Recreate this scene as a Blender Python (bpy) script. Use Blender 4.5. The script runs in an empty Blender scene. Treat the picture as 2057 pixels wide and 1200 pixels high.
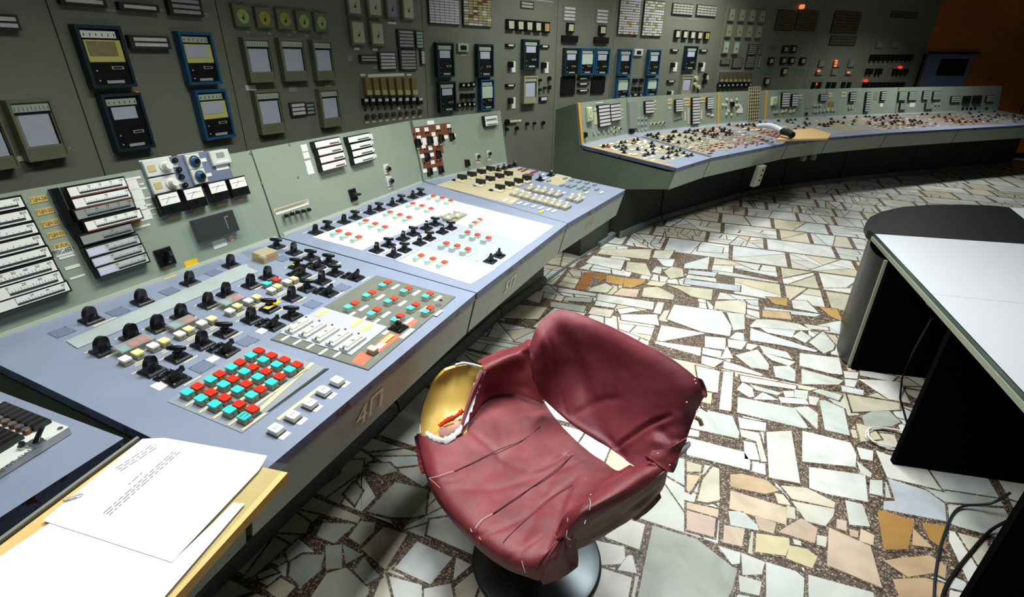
import bpy, math, random
from mathutils import Vector, Matrix, noise as mnoise
from math import sin, cos, pi, radians as R

# ---------------------------------------------------------------- camera, light, exposure
S = bpy.context.scene
F_PX, PITCH, ROLL, EYE = 1012.0, R(25.74), R(0.45), 1.70
_fw = Vector((0, cos(PITCH), -sin(PITCH))); _up = Vector((0, sin(PITCH), cos(PITCH))); _rt = Vector((1, 0, 0))
RT = _rt*cos(ROLL) + _up*sin(ROLL); UP = -_rt*sin(ROLL) + _up*cos(ROLL)
CAM = Vector((0, 0, EYE))
cd = bpy.data.cameras.new('camera'); cam = bpy.data.objects.new('camera', cd); S.collection.objects.link(cam)
cd.sensor_width = 36; cd.lens = 36*F_PX/2057; cd.clip_start = .02; cd.clip_end = 100
cam.matrix_world = Matrix((( RT.x, UP.x, -_fw.x, 0), (RT.y, UP.y, -_fw.y, 0), (RT.z, UP.z, -_fw.z, EYE), (0, 0, 0, 1)))
S.camera = cam
S.view_settings.view_transform = 'Standard'; S.view_settings.look = 'None'
S.view_settings.exposure = 0.0; S.view_settings.gamma = 1.0; S.view_settings.use_curve_mapping = False
W = bpy.data.worlds.new('world'); S.world = W; W.use_nodes = True
W.node_tree.nodes['Background'].inputs[0].default_value = (.8, .9, 1, 1)
W.node_tree.nodes['Background'].inputs[1].default_value = 0.03
# ceiling lamps: (x, y, z, rotation, length, width, watts)
LAMPS = [(-.15, 2.15, 3.15, 67, 1.3, .32, 46), (1.35, 2.5, 3.15, 67, 1.3, .32, 40), (-1.0, .80, 3.15, 67, 1.3, .32, 12),
         (1.05, 5.15, 3.15, 45, 1.3, .32, 37), (2.7, 6.9, 3.15, 35, 1.3, .32, 36), (6.4, 8.0, 3.15, 25, 1.3, .32, 36), (3.2, 4.3, 3.15, 45, 1.3, .32, 24)]
for i, (x, y, z, rz, a, b, w) in enumerate(LAMPS):
    ld = bpy.data.lights.new('ceiling_tube_light', 'AREA'); ld.shape = 'RECTANGLE'; ld.size = a; ld.size_y = b
    ld.energy = w; ld.color = (.97, 1.0, .96); ld.spread = R(118)
    lo = bpy.data.objects.new('ceiling_tube_light', ld); S.collection.objects.link(lo)
    lo.location = (x, y, z - .02); lo.rotation_euler = (0, 0, R(rz))

# ---------------------------------------------------------------- helpers
COL = S.collection
random.seed(7)
def lin(c):
    if isinstance(c, str): c = tuple(int(c[i:i+2], 16)/255 for i in (0, 2, 4))
    return tuple(((v+.055)/1.055)**2.4 if v > .04045 else v/12.92 for v in c) + (1,)
MATS = {}
def mat(name, col, rough=.5, metal=0., noise=0., nscale=8., bump=0., bscale=200., spec=.5, emit=None, alpha=None, col2=None, wear=None):
    if name in MATS: return MATS[name]
    m = bpy.data.materials.new(name); m.use_nodes = True; nt = m.node_tree; N = nt.nodes; L = nt.links
    b = N['Principled BSDF']; b.inputs['Base Color'].default_value = lin(col)
    b.inputs['Roughness'].default_value = rough; b.inputs['Metallic'].default_value = metal
    b.inputs['Specular IOR Level'].default_value = spec
    tc = N.new('ShaderNodeTexCoord')
    if noise or col2:
        n = N.new('ShaderNodeTexNoise'); n.inputs['Scale'].default_value = nscale; n.inputs['Detail'].default_value = 6
        L.new(tc.outputs['Object'], n.inputs['Vector'])
        r = N.new('ShaderNodeValToRGB'); c1 = lin(col)
        c2 = lin(col2) if col2 else tuple(v*(1-noise) for v in c1[:3])+(1,)
        r.color_ramp.elements[0].position = .35; r.color_ramp.elements[1].position = .65
        r.color_ramp.elements[0].color = c2; r.color_ramp.elements[1].color = c1
        L.new(n.outputs['Fac'], r.inputs['Fac']); src = r.outputs['Color']
        if wear:
            n2 = N.new('ShaderNodeTexNoise'); n2.inputs['Scale'].default_value = wear[1]; n2.inputs['Detail'].default_value = 8
            n2.inputs['Roughness'].default_value = .75
            L.new(tc.outputs['Object'], n2.inputs['Vector'])
            r2 = N.new('ShaderNodeValToRGB'); r2.color_ramp.elements[0].position = wear[2]; r2.color_ramp.elements[1].position = wear[2]+.03
            L.new(n2.outputs['Fac'], r2.inputs['Fac'])
            mx = N.new('ShaderNodeMix'); mx.data_type = 'RGBA'; L.new(r2.outputs['Color'], mx.inputs[0])
            L.new(src, mx.inputs[6]); mx.inputs[7].default_value = lin(wear[0]); src = mx.outputs[2]
        L.new(src, b.inputs['Base Color'])
    if bump:
        n = N.new('ShaderNodeTexNoise'); n.inputs['Scale'].default_value = bscale; n.inputs['Detail'].default_value = 3
        L.new(tc.outputs['Object'], n.inputs['Vector'])
        bp = N.new('ShaderNodeBump'); bp.inputs['Strength'].default_value = bump; bp.inputs['Distance'].default_value = .002
        L.new(n.outputs['Fac'], bp.inputs['Height']); L.new(bp.outputs['Normal'], b.inputs['Normal'])
    if emit:
        b.inputs['Emission Color'].default_value = lin(col); b.inputs['Emission Strength'].default_value = emit
    if alpha is not None:
        b.inputs['Alpha'].default_value = alpha
    MATS[name] = m; return m
def glassy(name, col, mixf=.75, rough=.1):
    m = bpy.data.materials.new(name); m.use_nodes = True; nt = m.node_tree; N = nt.nodes; L = nt.links
    b = N['Principled BSDF']; b.inputs['Base Color'].default_value = lin(col); b.inputs['Roughness'].default_value = rough
    t = N.new('ShaderNodeBsdfTransparent'); t.inputs[0].default_value = lin(col); mx = N.new('ShaderNodeMixShader')
    mx.inputs[0].default_value = mixf
    L.new(b.outputs[0], mx.inputs[1]); L.new(t.outputs[0], mx.inputs[2]); L.new(mx.outputs[0], N['Material Output'].inputs[0])
    MATS[name] = m; return m

blue = mat('desk_blue_paint', '848ea4', .42, noise=.10, nscale=5, bump=.25, bscale=420, wear=('5d5a66', 38, .73))
edgeb = mat('worn_blue_edge', '63708f', .5, noise=.3, nscale=14, wear=('4a2a22', 16, .56))
green = mat('panel_green_paint', '8f9b8b', .5, noise=.10, nscale=3.5, bump=.35, bscale=260, wear=('5c5a48', 30, .75))
fasc = mat('fascia_green_paint', 'a0a99c', .55, noise=.12, nscale=5, bump=.3, bscale=260, wear=('4b463c', 32, .715))
fasc3 = mat('fascia_scuffed_paint', '7f8a7a', .6, noise=.2, nscale=6, bump=.3, bscale=260, wear=('33312a', 26, .60))
dgreen = mat('body_dark_green', '6a7764', .55, noise=.15, nscale=4, bump=.25)
plinthm = mat('plinth_grey', '6f7873', .5, noise=.2, nscale=6)
wallm = mat('wall_panel_grey', '75786a', .5, noise=.12, nscale=2.2, bump=.25, bscale=160)
seamm = mat('seam_dark', '2a2c28', .8)
black = mat('black_bakelite', '101113', .28)
blackm = mat('black_matt', '060607', .7, spec=.25)
cream = mat('cream_plastic', 'd8d0ae', .5, noise=.1, nscale=30)
label = mat('aged_label', 'cfc7a4', .6, noise=.2, nscale=40)
whitep = mat('white_paper', 'f2f2f2', .8)
whiteb = mat('white_button', 'efefe8', .35)
yell = mat('yellow_button', 'e9dd98', .35)
turq = mat('turquoise_cap', '41c6c4', .3)
red = mat('red_cap', 'd0311f', .3)
turq2 = mat('turquoise_faded', '8fc6bb', .35)
hous = mat('button_housing', 'b9b49c', .5, noise=.25, nscale=60)
greyp = mat('blank_plate_grey', '68728a', .55, bump=.4, bscale=600)
ggreen = mat('grey_green_sheet', '6d7167', .5, noise=.15, nscale=6, wear=('999a90', 22, .66))
lplate = mat('light_plate', '9297a1', .4, noise=.08)
strip = mat('long_cover_strip', 'a9b3b1', .35, noise=.12, nscale=7)
ivory = mat('ivory_sheet', 'ecebef', .45)
beige = mat('beige_sheet', 'b3a98a', .6, noise=.1)
yellow = mat('yellow_tag', 'e9be1e', .5)
yellow2 = mat('pale_yellow_label', 'e6dc74', .5)
orange = mat('orange_paint', 'e2a01c', .5)
redpatch = mat('worn_red_patch', 'c96a4d', .6, noise=.2, nscale=25, wear=('8b8a80', 30, .6))
brown = mat('brown_stain', '7a4428', .7, noise=.4, nscale=20)
steel = mat('steel', 'b0b4b6', .25, metal=.9)
chrome = mat('scuffed_chrome', '5d656a', .33, metal=.75, noise=.3, nscale=9)
wood = mat('board_wood', 'd9a648', .5, noise=.3, nscale=12, bump=.2)
woodl = mat('board_wood_light', 'ecc77f', .5, noise=.1, nscale=12)
clear = glassy('clear_acrylic', 'f4f7f8', .98, .08)
haze = glassy('scratched_acrylic', 'e2dfda', .72, .3)
yacr = glassy('yellowed_acrylic', 'e6dab4', .6, .3)
scale = mat('scale_white', 'e9eae4', .4)
scaled = mat('scale_bar_dark', '2f3a40', .35)
grey = mat('instrument_grey', '8d9182', .5, noise=.1)
chart = mat('chart_paper', 'b4b8c8', .7, noise=.06, nscale=60)
dteal = mat('case_dark_teal', '16303a', .45)
bteal = mat('case_blue', '1f587f', .4, noise=.25, nscale=14)
navy = mat('case_navy', '152735', .45)
sgreen = mat('scale_green', 'a9b7a4', .5, noise=.1, nscale=50)
sgold = mat('scale_yellow', 'c9c46a', .5)
tgold = mat('tarnished_gold_chart', '8f8458', .6, noise=.2, nscale=60)
dialy = mat('dial_yellow_green', '9c9a3c', .5)
dialg = mat('dial_green', '93b060', .5)
dialw = mat('dial_ivory', 'b7b59a', .5)
case = mat('case_khaki', '6f6f56', .5, noise=.1)
brass = mat('brass_plate', '8a7748', .4, metal=.2, noise=.2, nscale=40)
tile = mat('lamp_tile_white', 'cfd0cf', .4, noise=.12, nscale=40)
tiley = mat('lamp_tile_aged', 'a9a473', .5, noise=.3, nscale=30)
tilep = mat('lamp_tile_pink', 'aaa3a0', .5, noise=.2, nscale=30)
orangew = mat('wall_orange', 'b8661c', .6, noise=.45, nscale=.8)
ledr = mat('lamp_red_lit', 'ff3020', .4, emit=1.6)
ledo = mat('lamp_orange_lit', 'ff7a3c', .4, emit=1.2)
bluegrey = mat('screen_surround', '5a6c86', .5)

class MB:
    def __init__(s): s.v = []; s.f = []; s.m = []; s.ms = []; s.sm = []
    def mi(s, m):
        if m not in s.ms: s.ms.append(m)
        return s.ms.index(m)
    def poly(s, pts, m, smooth=False):
        k = len(s.v); s.v += [tuple(p) for p in pts]; s.f.append(list(range(k, k+len(pts)))); s.m.append(s.mi(m)); s.sm.append(smooth); return s
    def faces(s, vs, fs, m, smooth=False):
        k = len(s.v); s.v += [tuple(p) for p in vs]; i = s.mi(m)
        for f in fs: s.f.append([k+a for a in f]); s.m.append(i); s.sm.append(smooth)
        return s
    def prism(s, pts, z0, z1, m, mtop=None, ins=0.):
        n = len(pts); cx = sum(p[0] for p in pts)/n; cy = sum(p[1] for p in pts)/n
        top = [(p[0]+(cx-p[0])*ins, p[1]+(cy-p[1])*ins, z1) for p in pts]
        vs = [(p[0], p[1], z0) for p in pts] + top
        a = sum(pts[i][0]*pts[(i+1) % n][1]-pts[(i+1) % n][0]*pts[i][1] for i in range(n))
        o = 1 if a > 0 else -1
        fs = [[i, (i+1) % n, n+(i+1) % n, n+i][::o] for i in range(n)]; s.faces(vs, fs, m)
        s.poly(top[::o], mtop or m); s.poly([(p[0], p[1], z0) for p in pts][::-o], m); return s
    def box(s, x0, y0, z0, x1, y1, z1, m, mtop=None, bev=0.):
        if x1 < x0: x0, x1 = x1, x0
        if y1 < y0: y0, y1 = y1, y0
        if bev:
            b = min(bev, (z1-z0)*.5)
            pts = [(x0, y0), (x1, y0), (x1, y1), (x0, y1)]; pin = [(x0+b, y0+b), (x1-b, y0+b), (x1-b, y1-b), (x0+b, y1-b)]
            vs = [(*p, z0) for p in pts]+[(*p, z1-b) for p in pts]+[(*p, z1) for p in pin]
            fs = [[i, (i+1) % 4, 4+(i+1) % 4, 4+i] for i in range(4)]+[[4+i, 4+(i+1) % 4, 8+(i+1) % 4, 8+i] for i in range(4)]
            s.faces(vs, fs+[[3, 2, 1, 0]], m); s.poly(vs[8:12], mtop or m); return s
        return s.prism([(x0, y0), (x1, y0), (x1, y1), (x0, y1)], z0, z1, m, mtop)
    def cyl(s, c, r, z0, z1, m, n=16, r1=None, mtop=None, smooth=True):
        r1 = r if r1 is None else r1
        a = [(c[0]+r*cos(2*pi*i/n), c[1]+r*sin(2*pi*i/n), z0) for i in range(n)]
        b = [(c[0]+r1*cos(2*pi*i/n), c[1]+r1*sin(2*pi*i/n), z1) for i in range(n)]
        s.faces(a+b, [[i, (i+1) % n, n+(i+1) % n, n+i] for i in range(n)], m, smooth)
        s.poly(b, mtop or m); s.poly(a[::-1], m); return s
    def lathe(s, prof, m, n=32, c=(0, 0)):
        vs = []; fs = []
        for r, z in prof:
            vs += [(c[0]+r*cos(2*pi*i/n), c[1]+r*sin(2*pi*i/n), z) for i in range(n)]
        for k in range(len(prof)-1):
            fs += [[k*n+i, k*n+(i+1) % n, (k+1)*n+(i+1) % n, (k+1)*n+i] for i in range(n)]
        return s.faces(vs, fs, m, True)
    def grid(s, rows, m, smooth=True):
        a = len(rows); b = len(rows[0]); vs = [p for r in rows for p in r]
        return s.faces(vs, [[i*b+j, i*b+j+1, (i+1)*b+j+1, (i+1)*b+j] for i in range(a-1) for j in range(b-1)], m, smooth)
    def tube(s, pts, r, m, n=8):
        P = [Vector(p) for p in pts]; rings = []; up = Vector((0, 0, 1))
        for i, p in enumerate(P):
            t = (P[min(i+1, len(P)-1)]-P[max(i-1, 0)]).normalized()
            a = t.cross(up);  a = a.normalized() if a.length > 1e-4 else Vector((1, 0, 0)); b = a.cross(t)
            rings.append([p+(a*cos(2*pi*k/n)+b*sin(2*pi*k/n))*r for k in range(n)])
        vs = [q for g in rings for q in g]
        s.faces(vs, [[i*n+k, i*n+(k+1) % n, (i+1)*n+(k+1) % n, (i+1)*n+k] for i in range(len(P)-1) for k in range(n)], m, True)
        s.poly(rings[0], m); s.poly(rings[-1][::-1], m); return s
    def mesh(s, name):
        me = bpy.data.meshes.new(name); me.from_pydata(s.v, [], s.f)
        for m in s.ms: me.materials.append(m)
        me.polygons.foreach_set('material_index', s.m); me.polygons.foreach_set('use_smooth', s.sm); me.update()
        return me
    def build(s, name, parent=None, M=None): return link(name, s.mesh(name), parent, M)
def link(name, me, parent=None, M=None):
    o = bpy.data.objects.new(name, me); COL.objects.link(o)
    if parent: o.parent = parent
    if M is not None: o.matrix_local = M
    return o
def tag(o, lab=None, cat=None, group=None, kind=None):
    if lab: o['label'] = lab
    if cat: o['category'] = cat
    if group: o['group'] = group
    if kind: o['kind'] = kind
    return o
def thing(name, M, lab, cat, group=None):
    o = bpy.data.objects.new(name, None); COL.objects.link(o); o.empty_display_size = .05
    o.matrix_world = M; return tag(o, lab, cat, group)
def struct(o): o['kind'] = 'structure'; return o
def copy_tree(o, parent=None, M=None):
    c = o.copy(); COL.objects.link(c)
    if parent: c.parent = parent
    if M is not None: c.matrix_local = M
    for ch in list(o.children): copy_tree(ch, c)
    return c
T = Matrix.Translation
def RX(d): return Matrix.Rotation(R(d), 4, 'X')
def RZ(d): return Matrix.Rotation(R(d), 4, 'Z')
def Rot2(p, o, a): c, s_ = cos(a), sin(a); return (o[0]+p[0]*c-p[1]*s_, o[1]+p[0]*s_+p[1]*c)
# measuring from the photograph: a pixel's line of sight met with a real surface
def ray(x, y): return _fw + RT*((x-1028.5)/F_PX) - UP*((y-600)/F_PX)
def hz(x, y, z): d = ray(x, y); return CAM + d*((z-EYE)/d.z)
def uv(M, x, y):            # M world matrix of a surface frame (its z axis is the normal)
    o = M.translation; n = M.to_3x3() @ Vector((0, 0, 1)); d = ray(x, y)
    P = CAM + d*((o-CAM).dot(n)/d.dot(n)); q = M.inverted() @ P; return q.x, q.y
TXT = {}
def text(s, size, m, parent, M, name='lettering', align='CENTER', sx=1.):
    key = (s, round(size, 4), m.name, sx)
    if key not in TXT:
        cu = bpy.data.curves.new('lettering', 'FONT'); cu.body = s; cu.size = size; cu.align_x = align; cu.align_y = 'CENTER'
        cu.resolution_u = 2; cu.extrude = .0002
        o = bpy.data.objects.new('tmp', cu); COL.objects.link(o); bpy.context.view_layer.update()
        me = bpy.data.meshes.new_from_object(o); bpy.data.objects.remove(o)
        me.materials.clear(); me.materials.append(m); me.transform(Matrix.Diagonal((sx, 1, 1, 1))); TXT[key] = me
    return link(name, TXT[key], parent, M)
dark_ink = mat('ink', '202024', .6)
pale_ink = mat('stencil_pale', 'ead9bd', .6)

# ---------------------------------------------------------------- floor: crazy paving of marble slabs in terrazzo
def floor_mats():
    m = bpy.data.materials.new('marble_paving'); m.use_nodes = True; nt = m.node_tree; N = nt.nodes; L = nt.links
    b = N['Principled BSDF']; at = N.new('ShaderNodeAttribute'); at.attribute_name = 'stone'
    tc = N.new('ShaderNodeTexCoord'); n = N.new('ShaderNodeTexNoise'); n.inputs['Scale'].default_value = 5; n.inputs['Detail'].default_value = 8; n.inputs['Distortion'].default_value = 1.2
    L.new(tc.outputs['Object'], n.inputs['Vector'])
    r = N.new('ShaderNodeValToRGB'); r.color_ramp.elements[0].position = .3; r.color_ramp.elements[0].color = (.74, .75, .70, 1); r.color_ramp.elements[1].position = .6; r.color_ramp.elements[1].color = (1, 1, 1, 1)
    L.new(n.outputs['Fac'], r.inputs['Fac']); mx = N.new('ShaderNodeMix'); mx.data_type = 'RGBA'; mx.blend_type = 'MULTIPLY'; mx.inputs[0].default_value = 1
    r.color_ramp.elements[1].color = (.86, .86, .86, 1); r.color_ramp.elements[0].color = (.66, .67, .64, 1)
    L.new(at.outputs['Color'], mx.inputs[6]); L.new(r.outputs['Color'], mx.inputs[7]); L.new(mx.outputs[2], b.inputs['Base Color'])
    b.inputs['Roughness'].default_value = .32
    MATS['marble_paving'] = m
    g = bpy.data.materials.new('terrazzo_grout'); g.use_nodes = True; nt = g.node_tree; N = nt.nodes; L = nt.links
    b = N['Principled BSDF']; tc = N.new('ShaderNodeTexCoord')
    v = N.new('ShaderNodeTexVoronoi'); v.inputs['Scale'].default_value = 85; v.feature = 'DISTANCE_TO_EDGE'
    v2 = N.new('ShaderNodeTexVoronoi'); v2.inputs['Scale'].default_value = 85
    L.new(tc.outputs['Object'], v.inputs['Vector']); L.new(tc.outputs['Object'], v2.inputs['Vector'])
    r = N.new('ShaderNodeValToRGB'); r.color_ramp.elements[0].position = .10; r.color_ramp.elements[0].color = lin('54453a'); r.color_ramp.elements[1].position = .2; r.color_ramp.elements[1].color = lin('ada092')
    L.new(v.outputs['Distance'], r.inputs['Fac'])
    mx = N.new('ShaderNodeMix'); mx.data_type = 'RGBA'; mx.blend_type = 'MULTIPLY'; mx.inputs[0].default_value = 1
    r3 = N.new('ShaderNodeValToRGB'); r3.color_ramp.elements[0].color = lin('8a7460'); r3.color_ramp.elements[1].color = (1, .98, .92, 1)
    sp = N.new('ShaderNodeSeparateColor'); L.new(v2.outputs['Color'], sp.inputs[0]); L.new(sp.outputs[0], r3.inputs['Fac'])
    L.new(r.outputs['Color'], mx.inputs[6]); L.new(r3.outputs['Color'], mx.inputs[7]); L.new(mx.outputs[2], b.inputs['Base Color'])
    b.inputs['Roughness'].default_value = .5
    MATS['terrazzo_grout'] = g
floor_mats()
FZ = RZ(90-22.5)     # paving grid: local x runs with the near console, local y towards it
FZi = FZ.inverted()
def fl(px, py): q = FZi @ hz(px, py, 0); return (q.x, q.y)
WHITE = ['e4e6e4', 'dcdfdc', 'e8e8e4', 'd6d9d4', 'e0e0da', 'd2d8d6', 'dde2e4']
CREAM = ['dcd6c4', 'd8cfb6', 'd9cfba', 'cfc9b4', 'd4d2c4']
PEACH = ['d6c0ab', 'd9c6b0', 'ccb29d', 'dcc6ac', 'd2b9ac', 'cbae93']
W0_, C0_, P0_ = 'W', 'C', 'P'
def crop(ox, oy, sc, lst): return [(c, [(ox+x/sc, oy+y/sc) for x, y in zip(p[::2], p[1::2])]) for c, p in lst]
STONES = crop(1380, 560, 1.875, [
 ('W',(150,128,215,135,217,190,175,195,165,165)),('W',(185,203,212,207,215,235,160,225)),
 ('W',(237,180,262,154,330,157,420,172,470,195,400,195,240,182)),('W',(240,188,490,272,485,277,350,250,238,232)),('W',(275,185,408,195,395,222,300,203)),
 ('W',(397,218,430,198,468,222,445,243)),('W',(460,240,512,200,556,250,550,268,515,282)),('W',(440,172,530,185,533,195,460,190)),
 ('W',(68,218,145,226,143,268,68,258)),('W',(155,230,225,238,205,268,155,258)),('W',(228,246,268,252,240,270,222,265)),('W',(150,256,173,300,128,302)),
 ('W',(60,262,130,275,125,300,58,285)),('W',(57,292,137,310,100,335,55,320)),('W',(183,290,265,268,308,325,305,345,240,335)),('W',(272,252,375,278,397,305,290,280)),
 ('W',(285,280,407,315,385,330,320,308)),('W',(325,332,385,330,408,350,405,388,335,372)),('W',(140,312,200,330,285,362,280,367,137,338)),
 ('W',(425,282,572,300,585,362,540,358,425,328)),('W',(432,342,588,385,570,400,433,398)),('W',(200,366,410,405,408,418,205,388)),
 ('W',(138,350,173,355,165,500,122,493)),('W',(35,330,122,350,115,430,50,420)),('W',(188,418,210,393,245,412,252,445,235,448)),('W',(285,430,343,458,250,455)),
 ('W',(192,448,405,490,455,562,440,565,190,505)),('W',(238,400,355,432,340,440,260,420)),('W',(345,448,445,455,458,475,355,468)),('W',(362,425,400,425,402,447,370,447)),
 ('W',(405,420,455,425,452,455,405,448)),('W',(403,487,455,483,492,510,490,568)),('W',(500,460,520,460,590,492,612,592,520,570)),('W',(475,425,500,418,582,440,570,460)),
 ('W',(458,443,497,450,485,478,462,473)),('W',(0,480,170,520,195,580,193,603,0,560)),('W',(193,525,297,545,295,575,200,565)),('W',(200,570,270,583,300,690,280,690,262,615,205,595)),
 ('W',(215,613,255,622,273,685,218,680)),('W',(0,600,215,655,237,690,235,722,0,665)),('W',(300,580,392,575,425,772,310,750)),('W',(435,575,615,620,637,665,633,710,435,690)),
 ('W',(460,712,670,742,680,842,520,810,462,790)),('W',(640,637,700,650,698,687,655,680)),('W',(640,690,695,735,690,750,655,735)),
 ('W',(690,760,735,762,735,820,688,810)),('W',(590,350,645,355,640,378,595,375)),('W',(595,380,640,385,630,410,597,405)),('W',(581,405,665,422,662,440,585,425)),
 ('W',(650,345,790,370,770,388,652,365)),('W',(647,380,800,390,840,470,760,455)),('C',(605,438,800,470,800,495,625,503)),('G',(660,518,700,500,760,500,802,540,770,558,670,555)),
 ('C',(638,548,700,560,730,605,655,615)),('W',(712,650,900,715,955,797,755,750)),('B',(757,755,900,800,970,850,975,915,740,870,742,840,785,840)),
 ('C',(0,690,55,705,50,728,0,728)),('P',(0,740,50,745,10,805,0,800)),('C',(98,710,120,718,122,835,75,845,40,838,60,760)),('T',(163,740,210,738,300,762,345,800,295,812,165,785)),
 ('P',(165,800,375,865,372,928,160,868)),('W',(157,878,210,880,268,935,268,950,165,930)),('P',(255,895,335,922,325,962,270,945)),('P',(0,845,118,872,115,900,0,868)),
 ('P',(0,875,107,905,100,975,0,948)),('P',(140,930,217,945,205,1010,137,995)),('C',(330,810,360,815,390,855,345,848)),('C',(355,782,450,790,557,845,553,865,395,830)),
 ('C',(375,858,405,865,407,908,377,902)),('C',(395,840,555,870,550,895,520,933,450,915)),('P',(345,955,430,905,490,942,480,997,440,985)),('Y',(262,962,383,980,385,1008,370,1045,258,1030)),
 ('Y',(387,1008,450,1020,490,1050,470,1092,374,1055)),('C',(490,968,525,975,522,1012,490,1003)),('P',(535,940,690,1010,733,1165,528,1080)),('W',(597,837,660,852,688,935,612,928)),
 ('P',(565,908,600,915,598,952,563,940)),('P',(612,945,645,955,640,977,615,970)),('P',(655,945,703,968,700,1005,650,990)),('O',(718,880,740,875,855,915,830,1020,742,1022)),
 ('O',(885,920,975,935,970,1020,915,985)),('T',(852,945,925,1015,850,1005)),('T',(742,1065,800,1055,915,1045,975,1085,970,1130,930,1110,830,1125)),('T',(775,1135,900,1130,975,1155,970,1200,800,1200)),
 ('W',(118,1010,200,1035,197,1075,170,1078)),('W',(205,1035,292,1070,280,1115,210,1118)),('W',(195,1120,280,1145,270,1195,200,1180)),
 ('W',(298,1070,410,1105,440,1130,435,1250,300,1250)),('W',(458,1118,700,1185,720,1260,460,1260)),('O',(300,70,378,75,375,103,330,95)),('T',(285,120,385,128,392,155,285,145)),
 ('W',(395,82,450,85,495,130,400,112)),('O',(500,108,565,115,583,160,545,145))]) + crop(1200, 900, 4, [
 ('G',(445,630,800,740,1120,990,1080,1140,1020,1260,315,1260)),('W',(190,560,380,620,335,820,65,720,80,640)),('W',(-60,740,215,800,220,890,190,935,30,945,-60,920)),
 ('W',(245,870,280,870,315,1010,165,985)),('W',(-60,950,30,970,275,1050,235,1260,-60,1260))]) + crop(980, 480, 3.956, [
 ('W',(835,135,1085,175,1055,250,780,190)),('C',(640,250,740,262,735,300,680,300)),('N',(770,270,855,270,800,370,715,365)),('N',(868,275,940,280,930,325,860,325)),
 ('O',(945,290,1080,310,1070,370,940,345)),('O',(1085,315,1250,325,1235,355,1130,390,1078,380)),('C',(815,395,935,355,990,385,945,430,800,415)),('P',(1060,395,1200,405,1180,465,1000,445)),
 ('N',(710,372,795,377,775,410,700,400)),('C',(1110,185,1255,200,1300,300,1095,255)),('C',(1400,260,1460,225,1545,240,1555,300,1450,320)),('W',(1335,225,1380,235,1370,280,1305,265)),
 ('W',(1565,200,1760,145,1745,245,1560,235)),('B',(1600,250,1820,272,1800,302,1590,278)),('W',(1590,288,1810,318,1815,345,1575,312)),('B',(1570,325,2005,375,2000,420,1560,358)),
 ('C',(1290,335,1420,350,1380,380,1265,365)),('C',(1240,390,1350,385,1480,450,1470,485,1225,460)),('C',(1430,367,1785,405,1775,490,1620,460,1530,405)),('C',(1810,500,1990,490,2050,510,2045,600,1800,555)),
 ('W',(875,440,1320,505,1310,565,870,490)),('W',(1350,505,1400,510,1370,600,1315,590)),('W',(860,495,1020,525,1000,550,850,530)),('C',(830,545,1000,570,970,625,800,595)),
 ('W',(1060,605,1340,605,1360,690,1060,645)),('W',(1030,562,1150,548,1210,572,1050,598)),('W',(1480,525,1860,580,1935,700,1920,775,1700,740,1425,640)),('W',(560,390,860,440,850,457,560,422)),
 ('G',(620,465,830,475,820,505,600,492)),('G',(505,502,780,537,760,585,500,540)),('C',(300,480,380,420,440,425,410,515)),('C',(200,520,470,550,400,640,110,630)),
 ('C',(900,85,1300,85,1280,165,870,120)),('C',(1330,95,1480,95,1440,160,1310,150)),('W',(1690,40,1870,70,1860,115,1665,100)),('W',(1790,210,1950,220,1945,270,1780,250))]) + crop(380, 900, 3.428, [
 ('C',(1060,90,1200,85,1190,160,940,340,870,310,1050,180)),('G',(1240,110,1380,110,1430,160,1330,190,1240,150)),('G',(1070,320,1140,240,1190,300,1140,390)),('G',(1230,440,1420,240,1640,290,1620,460,1540,480,1390,480)),
 ('C',(840,340,960,390,1180,480,1160,520,900,450,770,420)),('C',(730,450,830,520,800,590,600,580,640,540)),('G',(920,520,1140,530,1000,660,880,610)),('C',(1180,510,1280,520,1270,580,1180,670,1100,620)),
 ('C',(1340,550,1500,600,1350,840,1190,700)),('W',(1570,650,1810,760,1660,940,1420,830)),('W',(1840,760,1940,810,1820,910)),('G',(590,620,680,670,440,890,380,900)),('G',(940,680,1050,670,1050,830,945,840)),
 ('G',(1060,670,1190,740,1080,800)),('G',(1200,760,1310,890,1220,940,1140,850)),('W',(1380,890,1600,950,1600,1100,1430,1100)),('C',(950,870,1080,830,1240,980,1190,1090,800,1090)),
 ('G',(780,740,930,740,900,850,770,960,690,880,700,790)),('C',(630,900,730,960,640,1060,530,980)),('W',(570,790,650,750,660,780,610,810)),('W',(470,880,570,830,600,860,490,900)),
 ('W',(1660,500,1790,480,1960,640,1960,740,1640,600)),('W',(1620,975,1800,940,1830,1100,1620,1100))])
PAL = dict(W=WHITE, C=CREAM, P=PEACH, G=['b9bdb4', 'c2c5ba', 'b2b8b0'], B=['c7cdd8', 'c2c8d0'], T=['cdb08c', 'c9a680'], O=['b58a50', 'c49a5c', 'ac7a48', 'c0a068'], Y=['dccda2', 'dac48e'], N=['a8703f', '9c6236'])
def inset(p, d):
    n = len(p); out = []
    a = sum(p[i][0]*p[(i+1) % n][1]-p[(i+1) % n][0]*p[i][1] for i in range(n))
    if a < 0: p = p[::-1]
    for i in range(n):
        p0, p1, p2 = Vector(p[i-1]), Vector(p[i]), Vector(p[(i+1) % n])
        e1 = (p1-p0); e2 = (p2-p1)
        if e1.length < 1e-6 or e2.length < 1e-6: out.append(tuple(p1)); continue
        e1.normalize(); e2.normalize(); n1 = Vector((-e1.y, e1.x)); n2 = Vector((-e2.y, e2.x)); b = n1+n2
        if b.length < .2: out.append(tuple(p1)); continue
        b.normalize(); k = d/max(.35, b.dot(n1)); out.append((p1.x+b.x*k, p1.y+b.y*k))
    return out
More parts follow.
